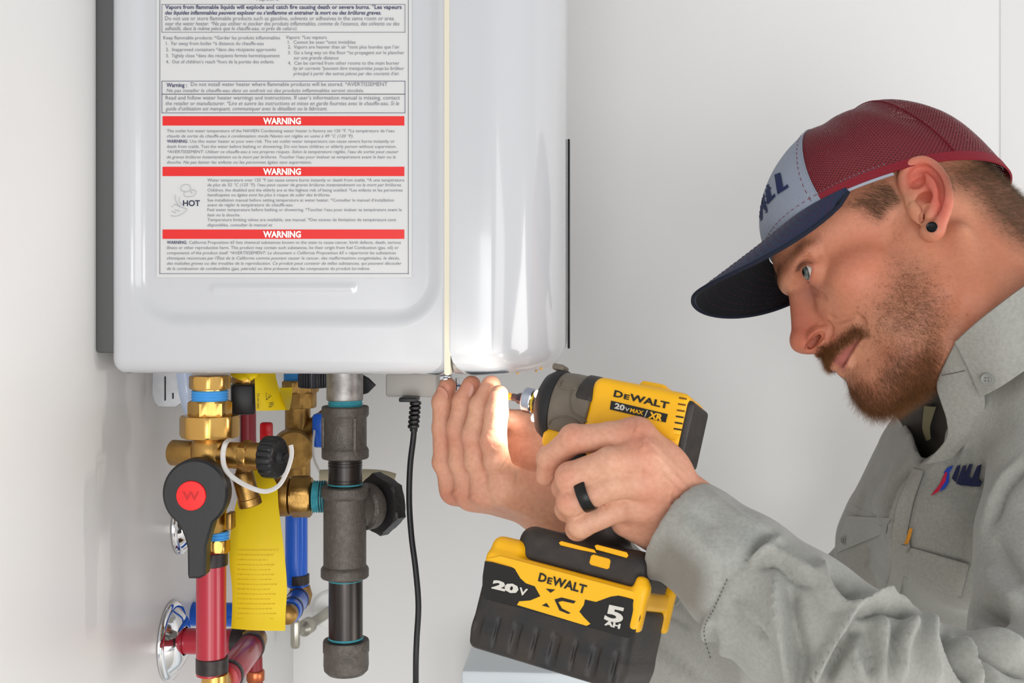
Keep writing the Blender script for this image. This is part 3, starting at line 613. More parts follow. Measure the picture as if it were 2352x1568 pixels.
# ------------------------------------------------------------------ signed-distance modelling
class Vol:
    def __init__(s, lo, hi, h):
        s.lo = np.array(lo, np.float32); s.h = float(h)
        s.n = np.ceil((np.array(hi) - s.lo) / h).astype(int) + 1
        s.F = np.full(s.n, 60.0, np.float32)
        s.ax = [s.lo[i] + h * np.arange(s.n[i], dtype=np.float32) for i in range(3)]
        s.mirror = False
    def _reg(s, lo, hi, pad):
        if s.mirror:
            m = max(abs(lo[1]), abs(hi[1])); lo = (lo[0], -m, lo[2]); hi = (hi[0], m, hi[2])
        a = np.clip(np.floor((np.array(lo) - pad - s.lo) / s.h).astype(int), 0, s.n)
        b = np.clip(np.ceil((np.array(hi) + pad - s.lo) / s.h).astype(int) + 1, 0, s.n)
        sl = tuple(slice(a[i], b[i]) for i in range(3))
        X = s.ax[0][sl[0]][:, None, None]; Y = s.ax[1][sl[1]][None, :, None]; Z = s.ax[2][sl[2]][None, None, :]
        if s.mirror: Y = np.abs(Y)
        return sl, X, Y, Z
    def put(s, fn, lo, hi, k=3.0, cut=False, pad=None):
        sl, X, Y, Z = s._reg(lo, hi, (k * 1.2 + 3 * s.h) if pad is None else pad)
        A = s.F[sl]
        if A.size == 0: return
        d = fn(X, Y, Z).astype(np.float32)
        if cut: A, d = -A, d
        h = np.maximum(k - np.abs(A - d), 0) / k if k > 0 else 0
        r = np.minimum(A, d) - h * h * k * .25
        s.F[sl] = -r if cut else r
    def cone(s, a, b, ra, rb=None, k=3.0, cut=False, fl=None):
        a, b = np.array(a, float), np.array(b, float); rb = ra if rb is None else rb; ba = b - a; L2 = ba @ ba + 1e-9
        def fn(X, Y, Z):
            px, py, pz = X - a[0], Y - a[1], Z - a[2]
            t = np.clip((px * ba[0] + py * ba[1] + pz * ba[2]) / L2, 0, 1)
            return np.sqrt((px - t * ba[0]) ** 2 + (py - t * ba[1]) ** 2 + (pz - t * ba[2]) ** 2) - (ra + (rb - ra) * t)
        m = max(ra, rb); s.put(fn, np.minimum(a, b) - m, np.maximum(a, b) + m, k, cut)
    def chain(s, P, R, k=3.0, cut=False, m=4):
        if m and len(P) > 2:
            Q = smooth_path(np.c_[np.array(P), np.array(R)] if np.array(P).shape[1] == 3 else P, m); P, R = Q[:, :3], Q[:, 3]
        for i in range(len(P) - 1): s.cone(P[i], P[i + 1], R[i], R[i + 1], k, cut)
    def ell(s, c, r, k=3.0, cut=False, B=None):
        c, r = np.array(c, float), np.array(r, float); m = r if B is None else np.full(3, r.max())
        def fn(X, Y, Z):
            p = [X - c[0], Y - c[1], Z - c[2]]
            if B is not None: p = [B[i][0] * p[0] + B[i][1] * p[1] + B[i][2] * p[2] for i in range(3)]
            k0 = np.sqrt(sum((p[i] / r[i]) ** 2 for i in range(3))) + 1e-6
            k1 = np.sqrt(sum((p[i] / r[i] ** 2) ** 2 for i in range(3))) + 1e-6
            return k0 * (k0 - 1) / k1
        s.put(fn, c - m, c + m, k, cut)
    def box(s, c, h, r, k=3.0, cut=False, B=None):
        c, h = np.array(c, float), np.array(h, float); m = h if B is None else np.full(3, np.linalg.norm(h))
        def fn(X, Y, Z):
            p = [X - c[0], Y - c[1], Z - c[2]]
            if B is not None: p = [B[i][0] * p[0] + B[i][1] * p[1] + B[i][2] * p[2] for i in range(3)]
            q = [np.abs(p[i]) - (h[i] - r) for i in range(3)]
            return np.sqrt(sum(np.maximum(a, 0) ** 2 for a in q)) + np.minimum(np.maximum(np.maximum(q[0], q[1]), q[2]), 0) - r
        s.put(fn, c - m, c + m, k, cut)
    def surf(s, px, py, fr, dep=0.0, near=.82, far=1.12):
        """point of the modelled surface seen at a picture position, dep mm below it"""
        t = np.arange(near, far, .0004); P = fr(CAM + ray(px, py)[None] * t[:, None])
        i = np.clip(((P - s.lo) / s.h).round().astype(int), 0, s.n - 1); ok = ((P > s.lo) & (P < s.lo + s.h * (s.n - 1))).all(1)
        q = np.where(ok & (s.F[tuple(i.T)] < 0))[0]
        if len(q) == 0: return None
        p = P[q[0]]; return p + unit(P[1] - P[0]) * dep
    def surfs(s, pts, fr, dep=0.0, **kw):
        return [p for p in (s.surf(x, y, fr, dep, **kw) for x, y in pts) if p is not None]
    def mesh(s, relax=1):
        F = s.F; I = F < 0; n = np.array(F.shape) - 1
        cs = np.zeros(n, np.int8)
        for i in (0, 1):
            for j in (0, 1):
                for k in (0, 1): cs += I[i:i + n[0], j:j + n[1], k:k + n[2]]
        act = np.argwhere((cs > 0) & (cs < 8)); idx = np.full(n, -1, np.int32); idx[tuple(act.T)] = np.arange(len(act))
        P = np.zeros((len(act), 3), np.float32); C = np.zeros(len(act), np.float32)
        cor = [(i, j, k) for i in (0, 1) for j in (0, 1) for k in (0, 1)]
        val = {c: F[act[:, 0] + c[0], act[:, 1] + c[1], act[:, 2] + c[2]] for c in cor}
        for c in cor:
            for ax in range(3):
                if c[ax]: continue
                e = list(c); e[ax] = 1; a, b = val[c], val[tuple(e)]; m = (a < 0) != (b < 0)
                t = np.where(m, a / np.where(m, a - b, 1), 0); p = np.tile(np.array(c, np.float32), (len(act), 1)); p[:, ax] += t
                P += p * m[:, None]; C += m
        V = (act + P / C[:, None]) * s.h + s.lo
        Q = []
        for ax in range(3):
            o = [i for i in range(3) if i != ax]
            a = [slice(1, -1)] * 3; a[ax] = slice(0, -1); b = list(a); b[ax] = slice(1, None)
            A, Bv = I[tuple(a)], I[tuple(b)]; e = np.argwhere(A != Bv)
            inv = A[tuple(e.T)]; off = np.array([1, 1, 1]); off[ax] = 0; e = e + off
            q = []
            for du, dv in ((-1, -1), (0, -1), (0, 0), (-1, 0)):
                g = e.copy(); g[:, o[0]] += du; g[:, o[1]] += dv; q.append(idx[tuple(g.T)])
            q = np.stack(q, 1); fl = inv if ax != 1 else ~inv
            q[~fl] = q[~fl][:, ::-1]; Q.append(q)
        Q = np.concatenate(Q); Q = Q[(Q >= 0).all(1)]
        for _ in range(relax): V = relaxm(V, Q, .5)
        return V.astype(np.float64), Q
def relaxm(V, Q, w=.5):
    S = np.zeros_like(V); n = np.zeros(len(V), V.dtype); k = Q.shape[1]
    for i in range(k):
        a, b = Q[:, i], Q[:, (i + 1) % k]
        for j in range(3): S[:, j] += np.bincount(a, V[b, j], len(V)) + np.bincount(b, V[a, j], len(V))
        n += np.bincount(a, minlength=len(V)) + np.bincount(b, minlength=len(V))
    return V * (1 - w) + w * S / np.maximum(n, 1)[:, None]
def vnormals(V, Q):
    n = np.cross(V[Q[:, 2]] - V[Q[:, 0]], V[Q[:, -1]] - V[Q[:, 1]]); N = np.zeros_like(V)
    for i in range(Q.shape[1]):
        for j in range(3): N[:, j] += np.bincount(Q[:, i], n[:, j], len(V))
    return N / (np.linalg.norm(N, axis=1)[:, None] + 1e-12)
def pdist(x, y, pts):
    """signed distance and arc position to a polyline given in picture coordinates"""
    best = np.full(len(x), 1e9); sg = np.zeros(len(x)); tt = np.zeros(len(x)); pts = np.asarray(pts, float)
    L = np.r_[0, np.cumsum(np.linalg.norm(np.diff(pts, axis=0), axis=1))]
    for i in range(len(pts) - 1):
        a, b = pts[i], pts[i + 1]; e = b - a; l = e @ e + 1e-9
        t = np.clip(((x - a[0]) * e[0] + (y - a[1]) * e[1]) / l, 0, 1)
        dx, dy = x - a[0] - t * e[0], y - a[1] - t * e[1]; d = np.hypot(dx, dy); m = d < best
        best[m] = d[m]; sg[m] = np.sign(e[0] * dy - e[1] * dx)[m]; tt[m] = ((L[i] + t * np.sqrt(l)) / L[-1])[m]
    return best, sg, tt
def sculpt(V, Q, strokes, zmax=None):
    """fold, crease and ridge lines worked into the surface that faces the room: (points, width px, height mm[, kind])"""
    N = vnormals(V, Q); px, py, d = proj(V); face = np.clip(-(N @ FW) * 3 + .6, 0, 1)
    D = np.zeros(len(V))
    for st in strokes:
        P, w, h = st[:3]; kind = st[3] if len(st) > 3 else 'g'; P = np.asarray(P, float)
        dm = st[4] if len(st) > 4 else None
        r = w * 4
        m = (px > P[:, 0].min() - r) & (px < P[:, 0].max() + r) & (py > P[:, 1].min() - r) & (py < P[:, 1].max() + r) & (face > 0)
        if dm: m &= (d > dm[0]) & (d < dm[1])
        m = np.where(m)[0]
        if len(m) == 0: continue
        if len(P) > 2: P = smooth_path(np.c_[P, np.zeros(len(P))], 5)[:, :2]
        q, sg, t = pdist(px[m], py[m], P)
        taper = np.clip(np.minimum(t, 1 - t) * 5 + .15, 0, 1) if kind[-1] != 'c' else 1.0
        if kind[0] == 'g': a = np.exp(-(q / w) ** 2)
        elif kind[0] == 'v': a = np.exp(-q / w)
        elif kind[0] == 's':     # one-sided fold: high on the left of the path, falling slowly; sharp on the right
            x = q * sg; a = np.where(x < 0, np.exp(-(x / (w * 2.2)) ** 2), np.exp(-(x / (w * .45)) ** 2)) - .55 * np.exp(-((x - w * .9) / (w * .6)) ** 2)
        D[m] += a * h * taper * face[m]
    return V + N * (D / 1000)[:, None]
def inpoly(x, y, P):
    P = np.asarray(P, float); c = np.zeros(len(x), bool); j = len(P) - 1
    for i in range(len(P)):
        if P[i, 1] != P[j, 1]:
            m = ((P[i, 1] > y) != (P[j, 1] > y)) & (x < (P[j, 0] - P[i, 0]) * (y - P[i, 1]) / (P[j, 1] - P[i, 1]) + P[i, 0]); c ^= m
        j = i
    return c
def inpoly_soft(x, y, P, w):
    d, _, _ = pdist(x, y, list(P) + [P[0]]); s = np.where(inpoly(x, y, P), d, -d); return np.clip(s / w * .5 + .5, 0, 1)
# ------------------------------------------------------------------ impact driver
def dframe():
    F = unit(A3(-.905, .405, .155)); U = unit(A3(0, 0, 1) - F * F[2]); L = np.cross(U, F); r = math.radians(15)
    U, L = math.cos(r) * U - math.sin(r) * L, math.cos(r) * L + math.sin(r) * U; return Frame(W(1440, 966, .84), F, L, U)
DF = dframe()
M_dy = mat('tool_yellow', (250, 186, 8), .42, var=(60, .18, (222, 152, 10)), bump=(800, .08))
M_db = mat('tool_black', (40, 38, 37), .5, var=(90, .55, (70, 60, 52)), bump=(700, .25))
M_dg = mat('tool_taupe', (118, 108, 94), .45, .15, var=(70, .45, (92, 84, 74)), bump=(600, .15))
M_dk = mat('tool_dark_rubber', (30, 29, 30), .6, bump=(500, .3))
M_bat = mat('battery_black', (33, 34, 36), .5, var=(55, .6, (62, 50, 40)), bump=(500, .25))
M_ste = mat('knurled_steel', (170, 176, 190), .25, 1)
M_dst = mat('dark_steel', (62, 58, 66), .3, .8)
drv = thing('impact_driver', 'yellow and black cordless impact driver held by the man', 'drill', DF.w((6, 0, -169)))
def dvol(name, lo, hi, m, build, h=1.2, label=None, parent=None, relax=1):
    v = Vol(lo, hi, h); v.mirror = True; build(v); V, Q = v.mesh(relax)
    o = fastmesh(name, DF.w(V), Q, m, parent or drv)
    if label: o['label'] = label
    return o
FA, LA, UA = DF.M
dl = lambda prof, m, name, n=40, parent=None, **k: mk(name, lathe([(r / 1000, h / 1000) for r, h in prof], DF.w((0, 0, 0)), FA, n, UA), m, parent or drv, **k)
def b1(v): v.box((-12, 0, -.5), (34, 25, 24), 7, 3); v.box((0, 0, -20), (22, 21, 10), 8, 6); v.box((38, 0, -23), (14, 17, 8), 6, 5); v.box((-16, 6, 23.5), (9, 8, 4), 2.5, 2)
hs = dvol('motor_housing', (-50, -30, -40), (60, 30, 34), M_dy, b1, label='yellow motor housing')
def b2(v):
    v.box((-45.5, 0, -1.5), (3.5, 22.5, 21), 3.5, 2); v.box((-26, 0, -24), (18, 24, 9), 6, 5); v.box((-12, 0, -30), (16, 20, 8), 6, 6)
    v.chain([A3(-14, 0, -22), A3(-9, 0, -50), A3(-2, 0, -78), A3(3, 0, -96)], [18.5, 16.5, 16.5, 20], 6, m=0)
    v.box((1, 0, -97), (46, 29, 14), 10, 9); v.box((-36, 0, -98), (9, 26, 14), 6, 6)
gr = dvol('grip', (-58, -34, -116), (56, 34, 30), M_db, b2, label='black rubber grip and foot')
dl([(23.5, 20.5), (24.6, 21.5), (24.8, 40), (24.2, 50), (22, 50.5)], M_dg, 'gear_case')
dl([(22, 47.5), (25.2, 48.5), (25.6, 51), (25, 54), (21.5, 59.5), (15, 63), (9, 64), (8, 64)], M_dk, 'nose_bumper')
mk('bumper_tab', rbox(DF.w((55, 2, 26.2)), (.009, .012, .0045), .0015, DF.M), M_dg, drv)
_f, _a = np.meshgrid(np.linspace(19.5, 32, 8), np.radians(np.linspace(12, 80, 14)), indexing='ij'); _in = np.minimum(np.minimum(_f - 19.5, 32 - _f) / 2, 1) ** .5 * np.minimum(np.minimum(np.degrees(_a) - 12, 80 - np.degrees(_a)) / 5, 1) ** .5
_r = 24.4 + 1.6 * np.clip(_in, 0, 1); mk('side_pad', (DF.w(np.stack([_f, np.cos(_a) * _r, np.sin(_a) * _r], -1).reshape(-1, 3)), gridf(8, 14)), M_db, drv)
def ridge(pts, r=.55):
    P = smooth_path([DF.w(DF.loc(x, y, 1)) for x, y in pts], 5); q = DF.inv(P)
    a = np.arctan2(np.array([DF.loc(x, y, 17)[2] for x, y in smooth_path([(x, y, 0) for x, y in pts], 5)[:, :2]]), 17); f = np.array([DF.loc(x, y, 17)[0] for x, y in smooth_path([(x, y, 0) for x, y in pts], 5)[:, :2]])
    return tube(DF.w(np.c_[f, np.cos(a) * 24.9, np.sin(a) * 24.9]), r / 1000, 6)
mk('case_ridge', ridge([(1292, 878), (1288, 890), (1290, 900), (1300, 904), (1318, 905), (1328, 900), (1330, 885)]), M_dg, drv)
mk('case_ridge', ridge([(1318, 905), (1316, 925), (1322, 944), (1340, 955), (1358, 965)]), M_dg, drv)
mk('case_ridge', ridge([(1262, 972), (1275, 957), (1300, 952), (1325, 958), (1340, 970)]), M_dg, drv)
# chuck and bit
nk = 60; t = np.arange(nk) * 2 * math.pi / nk; R = []
for j, f in enumerate(np.linspace(69, 76.5, 11)):
    r = 8.5 + .25 * ((np.arange(nk) + j) % 2) - (.8 if j in (0, 10) else 0); R.append(DF.w(np.c_[np.full(nk, f), np.cos(t) * r, np.sin(t) * r]))
ck = dl([(6.5, 62), (7.6, 64), (7.6, 69), (7, 69.5)], M_dst, 'chuck'); mk('chuck_sleeve', rings(R), M_ste, ck, 60)
mk('chuck_ring', lathe([(.0080, .0668), (.0083, .0672), (.0083, .0684), (.0080, .0688)], DF.w((0, 0, 0)), FA, 40), mat('gold_ring', (206, 172, 70), .25, 1), ck)
bit = dl([(3.6, 76), (3.9, 77), (3.9, 81), (2.6, 83), (2.6, 86.5)], M_dst, 'driver_bit', 6)
dl([(2.4, 86), (2.5, 87), (2.5, 92), (1.2, 95)], mat('amber_band', (190, 110, 20), .5), 'bit_band', 16, bit)
# work light
for an in (-.9, -2.2, .25):
    p = (62.6, math.cos(an) * 15.5, math.sin(an) * 15.5)
    mk('led_lens', lathe([(.0026, -.001), (.0026, .0006), (.0015, .0014)], DF.w(p), FA, 14), mat('led', (255, 244, 214), .2, emit=14), drv)
    l = bpy.data.lights.new('led_light', 'SPOT'); l.energy = .2; l.spot_size = math.radians(125); l.spot_blend = 1.0; l.shadow_soft_size = .0025; l.color = (1, .95, .86)
    o = bpy.data.objects.new('led_light', l); COL.objects.link(o); o.location = DF.w((65.2, p[1], p[2])); o.rotation_euler = Vector(FA - UA * .3).to_track_quat('-Z', 'Z').to_euler()
# trigger
dvol('trigger', (0, -14, -75), (60, 14, -10), M_dk, lambda v: (v.box((DF.loc(1318, 1066, 0) * A3(1, 0, 1)), (12, 9, 14), 6, 3), v.cone(DF.loc(1286, 1085, 0), DF.loc(1290, 1108, 0), 6.5, 5, 4)))
# prints on the housing
def dpoly(pts, l, th=.5, bev=0.0):
    P = np.array([DF.loc(x, y, l) for x, y in pts]); B = np.array([FA, -UA, LA]); B[1] = np.cross(LA, FA)
    q = np.c_[P[:, 0], P[:, 2] * np.dot(B[1], UA)] / 1000
    return extrude(q, DF.w((0, l, 0)), np.array([FA, B[1], LA]), th / 1000, bev / 1000)
def dtext(s, a, b, h, l, **k):
    A_, B_ = DF.w(DF.loc(*a, l)), DF.w(DF.loc(*b, l)); hp = np.linalg.norm(DF.w(DF.loc(a[0], a[1] - h, l)) - A_)
    return text_on(s, A_, B_, UA, hp, LA, .0004, **k)
M_dblk = mat('print_black', (20, 18, 16), .5); M_dwh = mat('print_white', (214, 210, 200), .5)
PL_ = 25.05
def lerp(a, b, t): return (a[0] + (b[0] - a[0]) * t, a[1] + (b[1] - a[1]) * t)
def logo(a, b, h, l):
    return join(dtext('D', a, lerp(a, b, .165), h, l, bold=.035), dtext('E', lerp(a, b, .185), lerp(a, b, .285), h * .74, l, bold=.035), dtext('WALT', lerp(a, b, .285), b, h, l, bold=.035))
mk('logo_print', logo((1409, 910), (1535, 939), 14.5, PL_), M_dblk, hs)
pn = mk('name_plate', dpoly([(1404, 920), (1534, 951), (1529, 970), (1401, 940)], PL_, .5), M_dblk, hs)
mk('voltage_print', dtext('20', (1411, 937), (1434, 943), 12, PL_ + .4, bold=.04), M_dwh, pn); mk('voltage_print', dtext('V', (1435, 943), (1445, 945.5), 8, PL_ + .4, bold=.02), M_dwh, pn)
M_dyp = mat('print_yellow', (244, 184, 20), .5)
mk('max_print', dtext('MAX', (1447, 946), (1477, 953), 9, PL_ + .4, bold=.03), M_dyp, pn); mk('series_print', dtext('XR', (1488, 959), (1520, 966), 14, PL_ + .4, bold=.05, shear=.1), M_dyp, pn)
mk('slash_print', dpoly([(1480, 957), (1482, 957), (1488, 942), (1486, 942)], PL_ + .5, .1), M_dwh, pn)
for i in range(6):
    x, y = 1569 - i * 2.4, 915 + i * 14.2; mk('vent_slot', dpoly([(x - 9, y - 3.5), (x + 9, y - .5), (x + 8.5, y + 3), (x - 9.5, y)], PL_ - .2, .4), mat('vent_dark', (110, 70, 10), .7) if i < 3 else M_dblk, hs)
mk('housing_bolt', lathe([(.0038, 0), (.0038, .0006), (.002, .0006), (.002, -.0004)], DF.w(DF.loc(1448, 973, 24.6)), LA, 20), M_dblk, hs)
mk('yellow_bar', dpoly([(1524, 997), (1530, 993), (1562, 999), (1560, 1006), (1554, 1012), (1524, 1004)], 23.9, 1, .3), M_dy, gr)
mk('yellow_bar', dpoly([(1366 + 0, 1253), (1372, 1250), (1440, 1268), (1444, 1275), (1440, 1281), (1400, 1270), (1370, 1262)], 28.6, .8, .3), M_dy, gr)
mk('yellow_bar', dpoly([(1284, 1246), (1290, 1242), (1366, 1262), (1370, 1270), (1330, 1262), (1288, 1252)], 28.6, .8, .3), M_dy, gr)
mk('yellow_plate', dpoly([(1358, 1276), (1364, 1273), (1400, 1283), (1403, 1288), (1400, 1304), (1395, 1307), (1358, 1297), (1354, 1292)], 28.6, .8, .3), M_dy, gr)
# battery
def b3(v): v.box((50, 0, -105.5), (12.5, 33, 11), 7, 4); v.box((7, 0, -111.5), (55, 36.6, 6.5), 4, 5); v.box((-46, 33, -116), (4, 5, 15), 3, 3); v.box((-44, 33, -103), (4, 4, 6), 3, 4)
def b4(v):
    v.box((7, 0, -139), (54, 37, 24), 7, 2); v.box((7, 0, -158), (53, 36.4, 10), 5, 3)
    for i in range(8): v.box((55 - i * 13.5, 38, -156), (.9 if i % 2 else 2.6, 2.6, 11), .8, .8, True)
    for i in range(4): v.box((61.5, 0, -146 - i * 5), (2, 30, 1), .8, .8, True)
bat = dvol('battery', (-58, -42, -174), (68, 42, -108), M_bat, b4, label='black battery pack with yellow label')
dvol('battery_shoulder', (-58, -42, -140), (68, 42, -90), M_dy, b3, parent=bat, label='yellow shoulder of the battery')
z4 = lambda P: [(x / 3.92 + 1040, y / 3.92 + 1200) for x, y in P]
LB = 37.0
mk('label_patch', dpoly(z4([(290, 345), (360, 355), (700, 450), (1660, 700), (1700, 740), (1690, 860), (1640, 1000), (1580, 1040), (1300, 960), (700, 790), (300, 690), (265, 650), (270, 480)]), LB, .5, .2), M_dblk, bat)
LB += .5
mk('label_yellow', dpoly(z4([(300, 330), (430, 300), (1700, 640), (1690, 705), (1560, 668), (1490, 655), (1420, 665), (1290, 712), (1190, 690), (1180, 740), (1140, 800), (1180, 850), (1240, 910), (1205, 928), (580, 740), (600, 708), (700, 700), (790, 662), (740, 572), (660, 545), (610, 500), (560, 415), (500, 380), (400, 350)]), LB, .3), M_dyp, bat)
LB += .3
mk('series_mark', join(dpoly(z4([(835, 592), (925, 602), (880, 632)]), LB, .1), dpoly(z4([(800, 745), (845, 722), (875, 765)]), LB, .1), dpoly(z4([(915, 690), (980, 672), (1108, 705), (1090, 728), (985, 705), (950, 715), (985, 772), (1062, 812), (1040, 822), (960, 790)]), LB, .1)), M_dblk, bat)
bl2 = lambda s, a, b, h, **k: dtext(s, z4([a])[0], z4([b])[0], h / 3.92, LB, **k)
mk('logo_print', logo(z4([(768, 522)])[0], z4([(1195, 640)])[0], 19, LB), M_dblk, bat)
mk('voltage_print', bl2('20', (350, 585), (585, 640), 72, bold=.06), M_dwh, bat); mk('voltage_print', bl2('V', (590, 642), (665, 660), 62, bold=.03), M_dwh, bat)
mk('capacity_print', join(bl2('5', (1362, 868), (1525, 905), 135, bold=.035, res=4), bl2('AH', (1365, 918), (1505, 955), 42, bold=.05)), M_dwh, bat)
# ------------------------------------------------------------------ screw in the man's fingers
sc = thing('screw', 'small steel screw held up to the heater between the fingers', 'screw', W(1050, 897, .93))
mk('shank', thread(W(1050, 897, .93), UP, .0016, .0095, .0011, 14, .0004), M_zinc, sc)
mk('washer_head', lathe([(.0016, 0), (.0034, .0004), (.0034, .0012), (.0016, .0016)], W(1052, 888, .93), UP, 6), mat('blue_steel', (62, 76, 112), .3, .8), sc)
# ------------------------------------------------------------------ the man: head
def headframe():
    a, r, y = np.radians([27.2, 26.2, -3.07])
    F, L, U = A3(-1, 0, 0), A3(0, -1, 0), A3(0, 0, 1)
    F, L = np.cos(y) * F - np.sin(y) * L, np.cos(y) * L + np.sin(y) * F
    F, U = np.cos(a) * F - np.sin(a) * U, np.cos(a) * U + np.sin(a) * F
    U, L = np.cos(r) * U - np.sin(r) * L, np.cos(r) * L + np.sin(r) * U
    f = Frame(W(2084.7, 587.3, 1.0), F, L, U); f.M = f.M * .98; return f
HF = headframe()
def hinv(P): return (np.asarray(P) - HF.o) @ HF.M.T / .98 ** 2 * 1000
def hl(px, py, l): return HF.loc(px, py, l)
EYE = A3(78.0, 32, 14.0)
v = Vol((-118, -98, -138), (134, 98, 128), 1.05); v.mirror = True
v.ell((-8, 0, 40), (88, 71, 70), 4)
v.ell((48, 0, 40), (50, 58, 40), 16)
v.ell((50, 0, -12), (46, 56, 52), 14)
v.ell((56, 46, -10), (23, 16, 16), 14)                       # cheekbone
v.ell((70, 0, -42), (30, 33, 30), 12)                        # mouth barrel
v.ell((46, 26, -46), (38, 30, 36), 14)
v.cone((6, 56, -8), (13, 51, -52), 12, 13, 12)
v.cone((13, 50, -54), (80, 14, -88), 13, 12, 14)             # jaw
v.ell((84, 0, -88), (15, 19, 15), 10)                        # chin
v.ell((20, 50, -34), (22, 13, 28), 10)                       # masseter
v.ell((52, 0, -80), (44, 36, 22), 14)                        # under jaw
v.cone((-18, 0, -10), (-30, 0, -175), 58, 60, 20)            # neck
v.cone((-60, 0, -10), (-75, 0, -175), 42, 56, 20)
v.cone((-20, 60, -24), (14, 30, -160), 9, 10, 12)            # neck muscle
v.cone((93, 9, 27), (78, 42, 28), 8, 7, 7)                   # brow
v.ell((94, 0, 28), (9, 12, 10), 6)
v.ell((92, 32, 13), (13, 15, 9), 7, True)                    # eye socket
v.ell((100, 16, 4), (10, 8, 12), 8, True)
v.ell(EYE, (14.0, 14.0, 13.6), 3)                            # lids
v.cone((93, 0, 14), (111, 0, -18), 6.5, 7.5, 8)              # nose
v.cone((92, 0, 6), (100, 0, -24), 11, 13, 7)
v.ell((112.5, 0, -23), (10.2, 9.5, 9.5), 5)
v.ell((109, 5, -27), (8, 5, 6.5), 4)
v.ell(hl(1884, 772, 12.0), (10.5, 6.0, 8.5), 4)               # wings of the nose
v.cone((111, 0, -31), (102, 0, -36), 4, 4.5, 4)
v.ell((94, 0, -47), (10, 22, 10), 6)                         # upper lip
v.cone((102.5, 0, -52), (98, 12, -51.5), 4.2, 3.4, 3); v.cone((98, 12, -51.5), (86, 25, -48), 3.4, 1.6, 3)
v.cone((98.5, 0, -60), (94, 12, -59), 4.6, 4.0, 3); v.cone((94, 12, -59), (85, 23, -51), 4.0, 1.6, 3)
v.ell((90, 0, -74), (10, 16, 13), 8)                         # below the lip
hh = hinv
v.chain(v.surfs([(1935, 841), (1945, 825), (1956, 806), (1966, 789), (1975, 775), (1980, 771)], hh, .2), [.7, .7, .8, .9, 1.0, .6], 1.3, True)
v.chain(v.surfs([(1886, 768), (1873, 781), (1857, 798)], hh, 1.2), [3.0, 3.7, 2.8], 1.4, True)
_q = v.surfs([(1884, 770), (1873, 782), (1861, 796)], hh, 3.0)
v.chain(_q, [2.9, 3.5, 2.7], 1.2, True); v.cone(_q[0], _q[0] + A3(-8, .5, 6), 3.0, 2.6, 1, True); v.cone(_q[1] + A3(0, 0, 1), _q[1] + A3(-5, .8, 7), 3.0, 2.4, 1, True)
v.box((102, 0, -29), (9, 1.7, 7), 1.4, 1)
v.chain(v.surfs([(1884, 744), (1900, 742), (1909, 752), (1907, 767), (1899, 778)], hh, -.3), [.5, .9, 1.1, 1.0, .5], 2.5, True)
v.chain(v.surfs([(1905, 728), (1922, 736), (1942, 731), (1962, 726), (1980, 735), (1986, 748)], hh, -.5), [.4, .8, .9, .9, .8, .4], 3.5, True)
v.chain(v.surfs([(1866, 668), (1880, 676), (1893, 684)], hh, -1.0), [.5, .9, .5], 4, True)
v.ell(EYE + A3(13.3, 1.6, .2), (10, 11.3, 5.4), .8, True, basis((0, -.06, 1), (1, .55, 0)))    # opening between the lids
v.chain(v.surfs([(1829, 612), (1836, 599), (1850, 592), (1866, 594), (1880, 601)], hh, -.1), [.4, .8, .9, .8, .4], 1.8, True)
# ear, drawn from its outline
def el(x, y, dl=0): l = 75 + np.clip((x - 2072) / 108, 0, 1) * 15 + dl; return hl(x, y, l)
v.chain([el(2082, 446, -7), el(2075, 424, -3.5), el(2075, 404, -1), el(2083, 387), el(2098, 374), el(2120, 369), el(2143, 379), el(2160, 397), el(2173, 421), el(2178.5, 450), el(2177, 474), el(2169, 496), el(2160, 512)], [3.2, 3.4, 3.4, 3.3, 3.2, 3.1, 3, 3, 3, 3, 3, 3.2, 3.6], 2.5)
v.chain([el(2160, 512, -1), el(2154, 530, -2), el(2140, 538, -4), el(2128, 533, -5)], [3.6, 4, 5, 4.6], 3)
pn = unit(np.cross(el(2130, 375) - el(2130, 520), el(2178, 450) - el(2075, 430))); pn = pn if pn[1] > 0 else -pn
v.ell(el(2126, 448, -3.5), (16.5, 27, 3.0), 3, B=np.array([unit(np.cross(unit(el(2120, 375) - el(2136, 525)), pn)), unit(el(2120, 375) - el(2136, 525)), pn]))
v.ell(el(2118, 440, -9), (15, 22, 6), 4, B=np.array([unit(np.cross(unit(el(2120, 375) - el(2136, 525)), pn)), unit(el(2120, 375) - el(2136, 525)), pn]))
v.chain([el(2126, 404, -1.5), el(2144, 425, -.8), el(2151, 452, -.8), el(2145, 480, -1), el(2136, 498, -1.5)], [3, 3.6, 3.6, 3.4, 3.4], 2.5)
v.cone(el(2096, 432, -2), el(2118, 444, -4), 2.6, 2.0, 2.5)
v.ell(el(2126, 462, -4.2), (7.5, 9.5, 7), 2.5, True)         # concha
v.ell(el(2120, 480, -5.5), (5.5, 7.5, 8), 2.5, True)
v.cone(el(2119, 494, -3), el(2117, 500, -20), 2.8, 2.5, 2, True)
v.ell(el(2108, 418, -1), (6.5, 7, 4.8), 3, True)
v.chain([el(2098, 402, 0), el(2124, 386, .6), el(2150, 404, .6), el(2163, 432, .8), el(2164, 460, 1)], [2.2, 1.9, 1.8, 1.8, 1.6], 2.5, True)
v.ell(el(2105, 484, -3.2), (4.4, 4, 7), 4)                   # tragus
v.chain(v.surfs([(2121, 489), (2118, 500), (2117, 508)], hh, .8), [1.5, 2.0, 1.5], 1.2, True); v.chain(v.surfs([(2119, 496), (2118, 506)], hh, 4), [1.8, 1.8], 1, True)
STUD = v.surf(2138.5, 522, hh, 0)
_a, _b, _c = hl(2196, 905, 0), hl(2196, 905, 60), hl(2400, 775, 60); _n = unit(np.cross(_b - _a, _c - _a)); _n = _n if _n[2] < 0 else -_n
